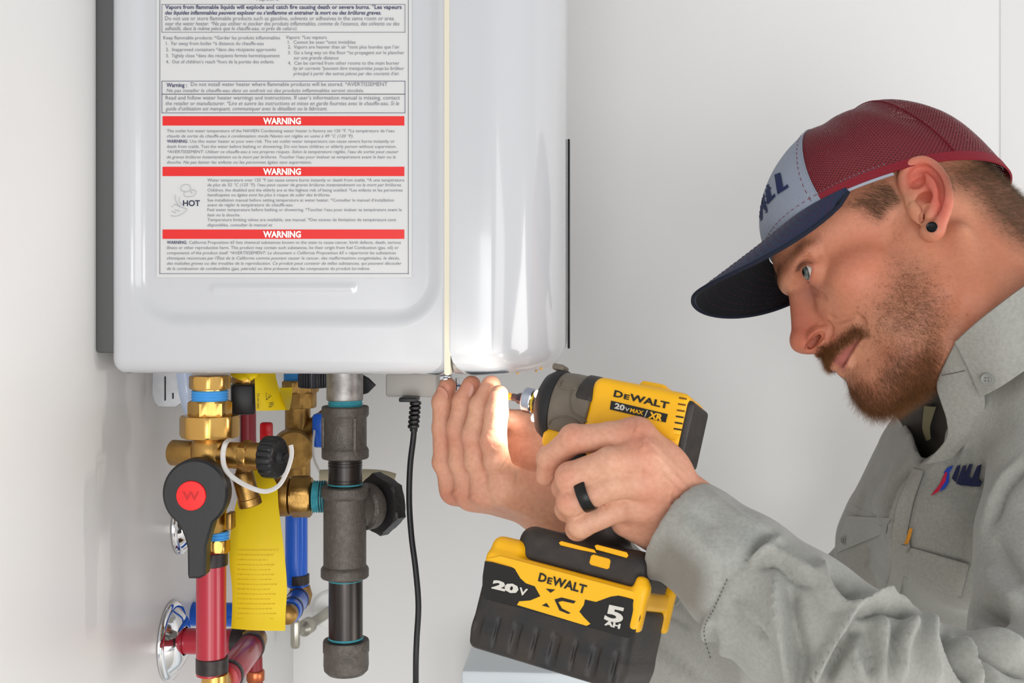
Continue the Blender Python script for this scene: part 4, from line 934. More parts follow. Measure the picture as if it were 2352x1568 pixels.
v.mirror = False; v.put(lambda X, Y, Z: -((X - _a[0]) * _n[0] + (Y - _a[1]) * _n[1] + (Z - _a[2]) * _n[2]), v.lo, v.lo + v.h * v.n, 1, True)
headV, headQ = v.mesh(1)
headL = headV.copy(); headW = HF.w(headV)
del v
# ------------------------------------------------------------------ skin tint, eyes, hair, cap
man = thing('person', 'man in a trucker cap and grey work shirt leaning in to drive a screw', 'person', (.42, 1.02, 0))
M_skin = mat('skin', (205, 148, 118), .47, attr='tint', var=(300, .2, (158, 92, 68)), var2=(30, .3, (190, 104, 78)), bump=(600, .3), sss=(.12, (1, .35, .2), .005), spec=.4)
def L3(c): return np.array(lin(c)[:3])
SK = L3((208, 148, 116))
def tintmix(col, w, c): return col * (1 - w[:, None]) + L3(c) * w[:, None]
def mirrored(V):
    """picture position of each head vertex as if it lay on the near side"""
    q = V.copy(); q[:, 1] = np.abs(q[:, 1]); return proj(HF.w(q))
px, py, _ = mirrored(headL)
gau = lambda x, y, r: np.exp(-((px - x) ** 2 + (py - y) ** 2) / r ** 2)
col = np.tile(SK, (len(headL), 1))
col = tintmix(col, .78 * inpoly_soft(px, py, [(2066, 430), (2080, 366), (2130, 360), (2185, 400), (2190, 480), (2165, 545), (2150, 505), (2110, 440)], 20) * (np.abs(headL[:, 1]) > 70), (214, 96, 88))
col = tintmix(col, .65 * gau(1850, 770, 60), (184, 84, 68)); col = tintmix(col, .4 * gau(1830, 720, 40), (176, 92, 76))
col = tintmix(col, .45 * gau(1960, 600, 110), (206, 108, 84)); col = tintmix(col, .45 * gau(2240, 640, 130), (180, 96, 66))
col = tintmix(col, .5 * gau(1862, 668, 26), (150, 100, 96))
LIP = [(1910, 828), (1925, 812), (1945, 797), (1962, 783), (1977, 771), (1975, 779), (1962, 800), (1950, 820), (1944, 838), (1938, 853), (1932, 846)]
col = tintmix(col, .85 * inpoly_soft(px, py, LIP, 5) * (headL[:, 0] > 70), (168, 92, 92))
_d, _, _t = pdist(px, py, [(1935, 842), (1945, 826), (1956, 807), (1966, 790), (1976, 775)])
col = tintmix(col, .8 * np.exp(-(_d / 3.0) ** 2) * (headL[:, 0] > 70), (96, 40, 40))  # shade of the mouth crease painted in as a dark line
_d, _, _t = pdist(px, py, [(1830, 622), (1834, 612), (1842, 605), (1855, 602), (1867, 605)])
col = tintmix(col, .75 * np.exp(-(_d / 3.2) ** 2) * (headL[:, 0] > 70), (84, 50, 42))
_d, _, _t = pdist(px, py, [(1868, 607), (1866, 630), (1860, 650)])
col = tintmix(col, .5 * np.exp(-(_d / 3) ** 2) * (headL[:, 0] > 70), (176, 96, 84))
# ---- hair regions (picture polygons on the near side, mirrored to the other)
JAW = [(2060, 600), (2100, 600), (2135, 630), (2168, 678), (2173, 730), (2160, 775), (2140, 800), (2120, 800), (2100, 790), (2060, 800), (2030, 790), (2000, 760), (1985, 725), (2000, 690), (2030, 660)]
CHIN = [(1944, 868), (1962, 848), (1985, 860), (2005, 868), (2012, 840), (2030, 815), (2060, 795), (2110, 790), (2160, 790), (2165, 850), (2140, 915), (2100, 960), (2020, 1000), (1960, 960), (1930, 900)]
CONN = [(1985, 745), (2010, 765), (2040, 790), (2050, 810), (2030, 820), (2010, 800), (1992, 775)]
MUST = [(1876, 806), (1890, 794), (1918, 776), (1940, 760), (1958, 747), (1975, 746), (1990, 758), (1993, 772), (1976, 770), (1960, 779), (1940, 795), (1922, 812), (1908, 828), (1905, 850), (1870, 850)]
BURN = [(2040, 500), (2062, 490), (2068, 540), (2085, 590), (2110, 640), (2070, 640), (2052, 580), (2040, 540)]
SIDE = [(1930, 470), (1990, 420), (2080, 400), (2076, 440), (2060, 462), (2035, 480), (2015, 506), (1996, 498), (1975, 480)]
NAPE = [(2160, 380), (2330, 330), (2480, 420), (2480, 640), (2330, 556), (2300, 530), (2262, 488), (2235, 452), (2205, 436), (2180, 428)]
BROW = [(1776, 640), (1779, 610), (1800, 590), (1840, 560), (1880, 540), (1882, 552), (1845, 575), (1812, 602), (1797, 628), (1788, 655)]
beardw = np.clip(.45 * inpoly_soft(px, py, JAW, 40) + .75 * inpoly_soft(px, py, CHIN, 25) + .6 * inpoly_soft(px, py, MUST, 10) + .4 * inpoly_soft(px, py, CONN, 20), 0, .8)
fr_ = headL[:, 0] > -10
col = tintmix(col, beardw * fr_ * .7, (126, 76, 50))
col = tintmix(col, .9 * inpoly_soft(px, py, NAPE, 30) * (headL[:, 0] < 10), (98, 76, 58)); col = tintmix(col, .6 * inpoly_soft(px, py, SIDE, 20) * fr_, (120, 86, 62))
col = tintmix(col, .6 * inpoly_soft(px, py, BROW, 10) * (headL[:, 0] > 60), (112, 76, 54))
for x, y, r in ((1994, 827, 2.2), (1970, 706, 2), (1859, 582, 2), (2222, 723, 2), (2140, 690, 1.8)): col = tintmix(col, .7 * gau(x, y, r * 1.3), (110, 50, 44))
headC = col
# eyes
def eyeball(side):
    c = EYE * A3(1, side, 1); g = unit(A3(1, .22, .15)); r = 12.3
    B = basis(HF.d(g) / .98, UP); R = []; C = []; n = 40
    for a in np.radians([0.5, 4, 8, 10.5, 11.5, 16, 22, 26.5, 28.5, 32, 40, 50, 65, 80, 100, 130, 160, 179]):
        deg = math.degrees(a); rr = r + (1.1 * max(0, 1 - (deg / 30) ** 2)); t = np.arange(n) * 2 * math.pi / n
        R.append(HF.w(c) + (np.cos(t)[:, None] * B[0] + np.sin(t)[:, None] * B[1]) * math.sin(a) * rr * .00098 + B[2] * math.cos(a) * rr * .00098)
        k = (8, 8, 8) if deg < 11 else ((74, 84, 80) if deg < 20 else (104, 112, 104) if deg < 25 else (44, 50, 50) if deg < 29 else (206, 198, 192))
        C.append(np.tile(L3(k), (n, 1)))
    R = R[::-1]; C = C[::-1]
    V, F = rings(R, False); return fastmesh('eye', V, np.array(F), mat('eye_wet', (230, 225, 220), .08, attr='tint', coat=1), man, np.concatenate(C))
eyeball(1); eyeball(-1)
# ---- strands
def strands(name, polys, count, length, dirfn, c0, c1, rad=.045, curl=.25, mask=None, segs=4, both=True, soft=12, clump=0, seed=1, sparse=None):
    rg = np.random.default_rng(seed)
    w = np.zeros(len(headL))
    for P in polys: w = np.maximum(w, inpoly_soft(px, py, P, soft))
    if mask is not None: w = w * mask
    Q = headQ; A = np.linalg.norm(np.cross(headL[Q[:, 2]] - headL[Q[:, 0]], headL[Q[:, 3]] - headL[Q[:, 1]]), axis=1) * w[Q].mean(1)
    if not both: A = A * (headL[Q[:, 0], 1] > -8)
    i = rg.choice(len(Q), count, p=A / A.sum()); a, b = rg.random((2, count, 1))
    q = headL[Q[i]]; P = (q[:, 0] * (1 - a) + q[:, 1] * a) * (1 - b) + (q[:, 3] * (1 - a) + q[:, 2] * a) * b
    N = vnormals(headL, headQ)[Q[i, 0]]
    side = np.sign(P[:, 1:2] + 1e-6)
    d = dirfn(P * np.c_[np.ones(count), side[:, 0], np.ones(count)], N * np.c_[np.ones(count), side[:, 0], np.ones(count)], rg)
    d[:, 1] *= side[:, 0]; d /= np.linalg.norm(d, axis=1)[:, None]
    ln = length * rg.uniform(.55, 1.25, count)[:, None] * (np.clip(w[Q[i, 0]], .35, 1)[:, None])
    pts = [P - N * .3]; dd = d.copy(); jit = rg.normal(size=(count, 3)) * curl
    for s_ in range(segs):
        dd = dd + jit * .5 + rg.normal(size=(count, 3)) * curl * .35; dd[:, 2] -= .04
        dd /= np.linalg.norm(dd, axis=1)[:, None]; pts.append(pts[-1] + dd * ln / segs)
    pts = np.array(pts); T = d; X = np.cross(T, rg.normal(size=(count, 3))); X /= np.linalg.norm(X, axis=1)[:, None]; Y = np.cross(T, X)
    V, Cc = [], []; base = L3(c0); tip = L3(c1); sh = rg.uniform(.65, 1.3, count)[:, None]
    for s_ in range(segs + 1):
        r = rad * (1 - .75 * s_ / segs)
        for k in range(3):
            an = k * 2 * math.pi / 3; V.append(pts[s_] + (X * math.cos(an) + Y * math.sin(an)) * r)
            Cc.append((base + (tip - base) * s_ / segs) * sh)
    V = np.array(V).transpose(1, 0, 2).reshape(-1, 3); Cc = np.array(Cc).transpose(1, 0, 2).reshape(-1, 3)
    f = np.array([(3 * s_ + k, 3 * s_ + (k + 1) % 3, 3 * s_ + 3 + (k + 1) % 3, 3 * s_ + 3 + k) for s_ in range(segs) for k in range(3)])
    F = (f[None] + (np.arange(count) * 3 * (segs + 1))[:, None, None]).reshape(-1, 4)
    o = fastmesh(name, HF.w(V), F, mat('hair', (100, 70, 45), .5, attr='tint', spec=.3), man, np.clip(Cc, 0, 1)); o['kind'] = 'stuff'; return o
mk_front = headL[:, 0] > 45; face_m = (headL[:, 0] > 5).astype(float)
def d_beard(P, N, rg): return N * .55 + np.array([-.35, .05, -.75]) + rg.normal(size=P.shape) * .38
def d_chin(P, N, rg): return N * .35 + np.array([.12, 0, -1.0]) + rg.normal(size=P.shape) * .22
def d_must(P, N, rg): return N * .42 + np.array([.18, .28, -.8]) + rg.normal(size=P.shape) * .22
def d_back(P, N, rg): return N * .35 + np.array([-.55, .0, -.75]) + rg.normal(size=P.shape) * .14
def d_brow(P, N, rg): return N * .35 + np.array([-.3, .7, .15]) + rg.normal(size=P.shape) * .18
strands('cheek_beard', [JAW, CONN], 8000, 10.5, d_beard, (80, 48, 28), (146, 100, 62), .055, .5, face_m, soft=40, segs=5, seed=2)
strands('chin_beard', [CHIN], 12000, 12, d_chin, (74, 44, 26), (150, 100, 58), .055, .34, face_m, soft=26, seed=3)
strands('moustache', [MUST], 6500, 9, d_must, (78, 46, 28), (156, 106, 62), .05, .2, (headL[:, 0] > 55).astype(float), soft=9, seed=4)
strands('sideburn', [BURN], 320, 8, d_beard, (96, 58, 36), (146, 100, 64), .045, .5, face_m, soft=20, seed=5)
strands('temple_hair', [SIDE], 5200, 8, d_back, (84, 62, 44), (132, 104, 80), .05, .12, face_m, soft=16, seed=6)
strands('nape_hair', [NAPE], 22000, 7.5, d_back, (82, 64, 48), (142, 116, 92), .055, .12, (headL[:, 0] < -8).astype(float) * (headL[:, 2] > -75), soft=26, seed=7)
strands('eyebrow', [BROW], 900, 6, d_brow, (84, 58, 40), (120, 86, 60), .045, .12, (headL[:, 0] > 60).astype(float) * (headL[:, 2] > 20), soft=9, seed=8)
LASH = [(1828, 628), (1832, 614), (1842, 606), (1860, 603), (1866, 604), (1864, 609), (1846, 612), (1838, 620), (1834, 632)]
strands('eyelashes', [LASH], 150, 6, lambda P, N, rg: N * .2 + np.array([1.0, .25, .25]) + rg.normal(size=P.shape) * .12, (50, 34, 26), (60, 42, 32), .07, .1, (headL[:, 0] > 80).astype(float), soft=3, seed=9)
# ear stud
M_jet = mat('jet_black', (5, 5, 6), .3, spec=.3)
es_ = HF.w(STUD) - FW * .0014; en = unit(-FW * .95 - RT * .25 + UP * .1)
stud = mk('ear_stud', lathe([(.0028, -.004), (.0030, 0), (.0039, .0005), (.0040, .0014), (.0035, .0018), (.0028, .0012), (0, .0010)], es_, en, 28), M_jet, man, label='black round ear stud')
mk('stud_back', lathe([(.0, -.002), (.003, -.0015), (.003, .0015), (0, .002)], HF.w(hl(2163, 524, 74)), RT, 16), M_jet, stud)
# ------------------------------------------------------------------ cap
CAPZ0 = lambda ph: 38 + np.where(np.cos(ph) > 0, 22, 27) * np.sign(np.cos(ph)) * np.abs(np.cos(ph)) ** .95
def crown(ph, t, inset=0.0):
    """ph 0 front, +90 deg near side; t 0 rim .. 1 top; millimetres in the head frame"""
    c, s_ = np.cos(ph), np.sin(ph); t0_ = t; t = np.clip(t, 0, 1)
    front = np.clip(c, 0, 1)
    ax_f = np.where(c > 0, 102.0, 96.0) - inset; ay_f = 81.0 - inset
    z0 = CAPZ0(ph); top = 129.0 - inset
    e = 2.8 + 1.0 * front
    hz = np.sin(t * math.pi / 2) ** (2 / 2.35); rr = np.cos(t * math.pi / 2) ** (2 / e)
    lean = -25 * front * hz ** 2
    X = -8 + ax_f * np.sign(c) * np.abs(c) ** .92 * rr + lean * rr; Y = ay_f * np.sign(s_) * np.abs(s_) ** .92 * rr
    Z = z0 + (top - z0) * hz + np.minimum(t0_, 0) * 130
    wr = 1.6 * np.sin(ph * 5 + 1.3) * np.sin(t * 6) * (np.abs(c) < .95) + 1.2 * np.sin(ph * 11 + t * 5)
    wr = wr * np.clip(np.abs(ph) - .5, 0, .5) * 2 * np.sin(np.clip(t, 0, 1) * math.pi) 
    # dents of the soft mesh towards the back
    return np.stack([X, Y, Z + wr * .4], -1) + (np.stack([c, s_, 0 * c], -1) * wr[..., None])
def capsheet(ph0, ph1, t0, t1, n, m, off=0.0, th=1.2):
    P = np.linspace(ph0, ph1, n); T = np.linspace(t0, t1, m); PH, TT = np.meshgrid(P, T, indexing='ij')
    A_ = crown(PH, TT, -off); B_ = crown(PH, TT, th - off)
    V = np.concatenate([A_.reshape(-1, 3), B_.reshape(-1, 3)]); k = n * m
    F = gridf(n, m); F = F + [tuple(i + k for i in q[::-1]) for q in F]
    edge = [i * m for i in range(n)]
    F += [(edge[i + 1], edge[i], edge[i] + k, edge[i + 1] + k) for i in range(n - 1)]
    uv = np.stack([PH, TT], -1).reshape(-1, 2)
    return HF.w(V), F, np.r_[uv, uv]
def capobj(name, g, m, parent):
    o = mk(name, g[:2], m, parent, 60); me = o.data; u = me.uv_layers.new(name='UVMap')
    vi = np.zeros(len(me.loops), np.int32); me.loops.foreach_get('vertex_index', vi)
    u.data.foreach_set('uv', g[2][vi].astype(np.float32).ravel()); return o
M_heath = mat('heather_grey_cloth', (146, 154, 168), .85, var=(900, .55, (112, 120, 138), (1, 1, 2.5)), bump=(1500, .35), sheen=.2)
M_navy = mat('navy_cloth', (30, 42, 70), .85, var=(700, .4, (22, 32, 56)), bump=(1500, .3), sheen=.15)
M_navyd = mat('dark_navy_cloth', (20, 27, 44), .85, bump=(1500, .3))
M_crim = mat('crimson_band', (126, 12, 32), .7, bump=(900, .4))
def meshcloth():
    m = bpy.data.materials.new('crimson_mesh_cloth'); m.use_nodes = True; nt = m.node_tree; N, L = nt.nodes, nt.links
    b = N['Principled BSDF']; b.inputs['Base Color'].default_value = lin((118, 12, 30)); b.inputs['Roughness'].default_value = .45
    uv = N.new('ShaderNodeUVMap'); mp = N.new('ShaderNodeMapping'); mp.inputs['Scale'].default_value = (54, 58, 1)
    L.new(uv.outputs[0], mp.inputs[0]); sp = N.new('ShaderNodeSeparateXYZ'); L.new(mp.outputs[0], sp.inputs[0])
    def mth(op, a, c=None):
        n = N.new('ShaderNodeMath'); n.operation = op
        for i, q in enumerate((a, c)):
            if q is None: continue
            if isinstance(q, (int, float)): n.inputs[i].default_value = q
            else: L.new(q, n.inputs[i])
        return n.outputs[0]
    row = mth('FLOOR', sp.outputs[0]); off = mth('MULTIPLY', mth('MODULO', row, 2), .5)
    fy = mth('SUBTRACT', mth('FRACT', mth('ADD', sp.outputs[1], off)), .5); fx = mth('SUBTRACT', mth('FRACT', sp.outputs[0]), .5)
    d = mth('ADD', mth('POWER', mth('MULTIPLY', fx, 2.6), 2), mth('POWER', mth('MULTIPLY', fy, 2.7), 2))
    hole = mth('LESS_THAN', d, .55); bp = N.new('ShaderNodeBump'); bp.inputs['Strength'].default_value = .5; bp.inputs['Distance'].default_value = .0006
    L.new(d, bp.inputs['Height']); L.new(bp.outputs[0], b.inputs['Normal'])
    a = mth('SUBTRACT', 1.0, hole); L.new(a, b.inputs['Alpha']); return m
M_mesh = meshcloth()
cap = thing('cap_holder', None, None, HF.w((0, 0, 60)))
COL.objects.unlink(cap); bpy.data.objects.remove(cap)
SEAM = math.radians(54)
front = capobj('cap_front_panel', capsheet(-SEAM, SEAM, 0, 1, 60, 40, .5), M_heath, man); front['label'] = 'heather grey cap front'
for a0, a1 in ((SEAM, math.radians(116)), (math.radians(116), math.pi), (-math.pi, -math.radians(116)), (-math.radians(116), -SEAM)):
    capobj('cap_mesh_panel', capsheet(a0, a1, .03, 1, 40, 44, 0, .8), M_mesh, man)['label'] = 'crimson mesh cap panel'
capobj('cap_band', capsheet(SEAM, 2 * math.pi - SEAM, 0, .032, 110, 5, .5, 1.6), M_crim, man)
capobj('sweatband', capsheet(-SEAM * 1.6, SEAM * 1.6, -.016, .05, 60, 5, -1.0, 1.5), mat('grey_sweatband', (170, 176, 188), .8), man)
for a in (SEAM, -SEAM, math.radians(116), -math.radians(116)):
    q = HF.w(crown(np.full(30, a), np.linspace(.03, .99, 30), -.4)); mk('cap_seam', tube(q, .0006 if abs(a) < 1 else .0004, 6), M_mesh if abs(a) > 1 else M_heath, man, 60)
st_ = [HF.w(crown(np.full(40, SEAM - .075), np.linspace(.02, .97, 40), -.9)), HF.w(crown(np.linspace(-SEAM, SEAM, 60), np.full(60, .035), -.9))]
mk('cap_stitching', join(*[tube(q[i:i + 2], .00022, 4) for q in st_ for i in range(0, len(q) - 1, 2)]), M_crim, front)
# bill
def bill(u, w):
    """u -1..1 across, w 0 root .. 1 edge"""
    ph = u * math.radians(67); r = crown(ph, np.zeros_like(ph), -1.5)
    out = A3(1, 0, 0)[None] * (72 * np.cos(u * 1.12) ** .75 * np.ones_like(u))[..., None] if u.ndim == 1 else None
    L_ = 76 * np.clip(1 - np.abs(u) ** 2.1, 0, 1) ** .85
    X = r[..., 0] + w * L_; Y = r[..., 1] * (1 - .03 * w)
    Z = r[..., 2] - 6.0 * w * (1 - u ** 2) - (w * 9 * u ** 2 + .0047 * (Y ** 2) * w) * (L_ / 76) ** .7 - 2 * w ** 2
    return np.stack([X, Y, Z], -1)
def billsheet(u0, u1, n, m, w0=0.0, w1=1.0, dz=0.0):
    Ug, Wg = np.meshgrid(np.linspace(u0, u1, n), np.linspace(w0, w1, m), indexing='ij'); out = []
    P = np.stack([bill(Ug[:, j], Wg[:, j]) for j in range(m)], 1); P[..., 2] += dz; return P
Pt = billsheet(-1, 1, 61, 18, 0, 1, .9); Pb = billsheet(-1, 1, 61, 18, 0, 1, -1.6)
Vb = np.concatenate([Pt.reshape(-1, 3), Pb.reshape(-1, 3)]); k_ = 61 * 18; Fb = gridf(61, 18, flip=True); Fb = Fb + [tuple(i + k_ for i in q[::-1]) for q in Fb]
eg = [i * 18 + 17 for i in range(61)]; Fb += [(eg[i], eg[i + 1], eg[i + 1] + k_, eg[i] + k_) for i in range(60)]
bl_ = mk('cap_bill', (HF.w(Vb), Fb), M_navy, man, 50, label='navy cap bill')
Pu = billsheet(-.97, .97, 61, 18, 0, .97, -1.85); mk('bill_underside', (HF.w(Pu.reshape(-1, 3)), gridf(61, 18)), mat('black_lining', (13, 15, 22), .9), bl_, 60)
mk('bill_edge', tube(HF.w(billsheet(-1, 1, 61, 2, .985, 1, -.3)[:, 1]), .0017, 8), M_navyd, bl_, 60)
for w_ in (.12, .24, .36, .48, .6, .72, .84):
    q = HF.w(billsheet(-.93, .93, 80, 2, w_, 1, -1.75)[:, 0]); q2 = HF.w(billsheet(-.93, .93, 80, 2, w_, 1, 1.05)[:, 0])
    mk('bill_stitching', join(*[tube(z[i:i + 2], .0002, 4) for z in (q, q2) for i in range(0, 79, 2)]), mat('plum_thread', (84, 34, 66), .8), bl_)
# lettering, raised on the front panel: ...ALL, reading up the panel's near side
M_thr = mat('navy_thread', (20, 34, 78), .7, bump=(1200, .5))
from mathutils.bvhtree import BVHTree
_g = capsheet(-SEAM, SEAM, 0, 1, 60, 40, .5); capbvh = BVHTree.FromPolygons(_g[0].tolist(), _g[1])
zc = lambda P: [(x / 3.047 + 1580, y / 3.047 + 220) for x, y in P]
def capquad(P):
    P = np.array(zc(P)); u = np.linspace(0, 1, 6); V = []
    for i in u:
        a, b = P[0] + (P[3] - P[0]) * i, P[1] + (P[2] - P[1]) * i
        for j in u:
            r = ray(*(a + (b - a) * j)); h = capbvh.ray_cast(Vector(CAM), Vector(unit(r))); V.append(np.array(h[0] if h[0] is not None else capbvh.find_nearest(Vector(CAM + r * 1.0))[0]))
    V = np.array(V); k = len(V); g = gridf(6, 6); o = FW * .0009 + RT * .0006
    return np.r_[V - o, V + o * .5], g + [tuple(i + k for i in q[::-1]) for q in g]
for qs in ([[(608, 552), (650, 537), (672, 648), (630, 690)], [(655, 655), (700, 618), (708, 640), (630, 690)]], [[(540, 632), (568, 618), (590, 712), (558, 762)], [(575, 722), (610, 682), (615, 704), (558, 762)]],
           [[(506, 700), (522, 690), (524, 860), (511, 880)], [(515, 692), (530, 684), (556, 792), (540, 806)], [(518, 775), (540, 755), (543, 775), (520, 798)]], [[(488, 748), (496, 745), (510, 850), (504, 862)]]):
    mk('cap_letter', join(*[capquad(q) for q in qs]), M_thr, front, label='navy block letter')
# ------------------------------------------------------------------ hands and forearms
def cm(px, py, d): return A3((px - CX) / FPX * d, d, (HY - py) / FPX * d) * 1000
def cw(V): V = np.asarray(V) / 1000; return CAM + V[:, :1] * RT + V[:, 1:2] * FW + V[:, 2:] * UP
cinv = lambda P: np.stack([(np.asarray(P) - CAM) @ RT, (np.asarray(P) - CAM) @ FW, (np.asarray(P) - CAM) @ UP], -1) * 1000
def finger(v, J, R, k=1.5):
    P = [cm(*j) for j in J]; v.chain(P, R, k, m=0)
    for i in range(1, len(P) - 1):     # knuckle swelling on the outside of each bend
        b = unit(P[i] * 2 - P[i - 1] - P[i + 1] + 1e-6); v.ell(P[i] + b * 1.2, (R[i] * .98,) * 3, 2.5)
cm0 = cm
def cm(px, py, d): return cm0(px, py, d + .018)
# left hand on the drill
lh = Vol(cm(1190, 1380, .70) - A3(10, 0, 0), cm(1760, 900, .86) + A3(14, 20, 40), 1.3)
KI, KM, KR, KP = cm(1462, 1003, .772), cm(1478, 1052, .762), cm(1490, 1104, .764), cm(1492, 1158, .772)
WR = cm(1590, 1205, .785)
finger(lh, [(1462, 1003, .772), (1400, 1003, .772), (1318, 1009, .776), (1264, 1052, .788), (1253, 1092, .796)], [10.5, 9.2, 9.3, 8.0, 6.6])
finger(lh, [(1478, 1052, .762), (1400, 1062, .757), (1312, 1096, .764), (1300, 1118, .785), (1330, 1128, .805)], [10.8, 9.4, 9.6, 8.4, 7.4])
finger(lh, [(1490, 1104, .764), (1410, 1113, .757), (1314, 1150, .763), (1306, 1168, .785), (1336, 1176, .805)], [10.5, 9.0, 9.2, 8.0, 7.2])
finger(lh, [(1492, 1158, .772), (1420, 1168, .766), (1336, 1203, .769), (1328, 1214, .788), (1352, 1216, .806)], [9.8, 8.3, 8.4, 7.4, 6.6])
for K, r in ((KI, 11.5), (KM, 12), (KR, 12), (KP, 11.5)): lh.cone(K, WR + (K - KR) * .35, r, 15, 9)
lh.ell(cm(1500, 1100, .776), (26, 12, 26), 10)
lh.cone(cm(1440, 1195, .785), cm(1540, 1230, .785), 11, 16, 10)           # heel of the hand
lh.cone(cm(1460, 1080, .80), cm(1560, 1180, .80), 13, 17, 12)             # thumb side
lh.chain([cm(1545, 1130, .806), cm(1480, 1075, .828), cm(1420, 1060, .838), cm(1360, 1058, .84)], [14, 11, 10, 7.5], 6, m=0)   # thumb round the back
lh.cone(WR, cm(1700, 1290, .775), 25, 27, 12); lh.cone(WR + A3(-4, -4, 8), cm(1700, 1280, .765), 21, 24, 10)
V1, Q1 = lh.mesh(1); V1 = cw(V1)
kn = []
for (x, y), w, h in (((1462, 985), 16, 1.6), ((1476, 1022), 17, 1.8), ((1483, 1078), 16, 1.4), ((1480, 1136), 14, 1.0), ((1316, 990), 14, .9), ((1300, 1080), 14, .8), ((1302, 1138), 13, .8)): kn.append(([(x - 3, y), (x + 3, y + 1)], w, h))
kn += [([(1476, 1022), (1530, 1070), (1590, 1140)], 7, .9), ([(1485, 1078), (1535, 1110), (1580, 1150)], 6, .8), ([(1464, 990), (1520, 1040), (1580, 1100)], 6, .5),
       ([(1500, 1052), (1545, 1092)], 7, -.7), ([(1500, 1092), (1545, 1122)], 7, -.6), ([(1520, 1085), (1560, 1140), (1590, 1190)], 4, .6), ([(1545, 1110), (1540, 1160), (1560, 1210)], 4, .5)]
kn += [([(1310, 978), (1316, 996)], 2, -.5, 'v'), ([(1318, 976), (1325, 992)], 2, -.5, 'v'), ([(1303, 984), (1307, 1002)], 2, -.4, 'v'), ([(1290, 1072), (1302, 1090)], 2, -.4, 'v'), ([(1296, 1064), (1311, 1082)], 2, -.4, 'v'), ([(1291, 1132), (1303, 1148)], 2, -.4, 'v')]
V1 = sculpt(V1, Q1, kn)
def cm(px, py, d): return cm0(px, py, d - .03)
# right hand under the heater, palm towards the drill
rh = Vol(cm(985, 1300, .86) - A3(6, 6, 0), cm(1400, 862, 1.0) + A3(10, 10, 6), 1.3)
RW = cm(1272, 1160, .945)
finger(rh, [(1046, 1124, .958), (1022, 1060, .955), (1020, 985, .953), (1018, 925, .951), (1028, 886, .95)], [10, 8.8, 8.8, 8.0, 6.6])
finger(rh, [(1084, 1134, .942), (1062, 1060, .938), (1056, 985, .936), (1066, 925, .936), (1083, 884, .936)], [10.5, 9.4, 9.4, 8.4, 7.0])
finger(rh, [(1122, 1130, .926), (1098, 1060, .921), (1092, 1000, .918), (1106, 935, .919), (1128, 884, .922)], [10.5, 9.3, 9.5, 8.5, 7.0])
finger(rh, [(1164, 1116, .914), (1142, 1060, .905), (1134, 1012, .902), (1140, 950, .903), (1146, 906, .905)], [10.8, 9.2, 9.2, 8.2, 6.8])
for x, y, d, r in ((1046, 1124, .958, 10), (1084, 1134, .942, 11), (1122, 1130, .926, 11.5), (1164, 1120, .914, 12)): rh.cone(cm(x, y, d), RW + (cm(x, y, d) - cm(1104, 1130, .935)) * .3, r, 16, 9)
rh.cone(cm(1180, 1118, .918), cm(1262, 1150, .928), 13, 18, 8)
rh.cone(cm(1190, 1110, .945), cm(1255, 1135, .955), 16, 19, 10)
rh.chain([cm(1262, 1130, .962), cm(1250, 1060, .968), cm(1228, 1000, .962), cm(1196, 972, .955), cm(1172, 962, .95)], [15, 14, 10.5, 9.2, 7.5], 5, m=0)  # thumb
rh.cone(cm(1215, 1050, .965), cm(1160, 1080, .965), 15, 14, 10); rh.cone(cm(1215, 1040, .966), cm(1186, 1010, .964), 14, 12, 8)
rh.cone(RW, cm(1420, 1330, .955), 23, 27, 12); rh.cone(cm(1268, 1172, .935), cm(1420, 1340, .945), 20, 25, 10)
V2, Q2 = rh.mesh(1); V2 = cw(V2)
V2 = sculpt(V2, Q2, [([(1121, 985), (1150, 1000)], 3, -.5, 'v'), ([(1118, 998), (1140, 1010)], 3, -.5, 'v'), ([(1126, 1018), (1148, 1030)], 3, -.5, 'v'), ([(1066, 1018), (1090, 1022)], 3, -.5, 'v'), ([(1064, 1028), (1085, 1034)], 3, -.4, 'v'), ([(1074, 1042), (1084, 1046)], 3, -.4, 'v'),
    ([(1026, 1020), (1042, 1028)], 3, -.4, 'v'), ([(1035, 1130), (1042, 1140)], 11, 1.4), ([(1076, 1140), (1084, 1148)], 11, 1.4), ([(1170, 1050), (1160, 1068), (1152, 1080)], 4, -1.0, 'v'), ([(1190, 1085), (1188, 1100), (1184, 1112)], 4, -1.2, 'v'),
    ([(1090, 1150), (1160, 1165), (1240, 1195)], 6, .6), ([(1080, 1130), (1110, 1140)], 9, -.6), ([(1130, 1145), (1200, 1160), (1260, 1180)], 8, -.5)])
cm = cm0
pxh, pyh, _ = proj(V2); SKH = L3((218, 166, 138)); c2 = np.tile(SKH, (len(V2), 1))
for x, y, r, w in ((1030, 1140, 30, .5), (1075, 1145, 30, .35), (1040, 1010, 22, .3), (1075, 1020, 22, .3), (1130, 1015, 22, .3), (1030, 890, 24, .4), (1085, 885, 24, .4)):
    c2 = tintmix(c2, w * np.exp(-((pxh - x) ** 2 + (pyh - y) ** 2) / r ** 2), (190, 104, 84))
pxl, pyl, _ = proj(V1); c1 = np.tile(SKH, (len(V1), 1))
for x, y, r, w in ((1465, 985, 34, .45), (1480, 1030, 34, .45), (1487, 1085, 30, .4), (1488, 1140, 30, .4), (1316, 1000, 30, .4), (1300, 1090, 26, .35), (1300, 1148, 26, .35), (1560, 1150, 60, .2)):
    c1 = tintmix(c1, w * np.exp(-((pxl - x) ** 2 + (pyl - y) ** 2) / r ** 2), (208, 128, 106))
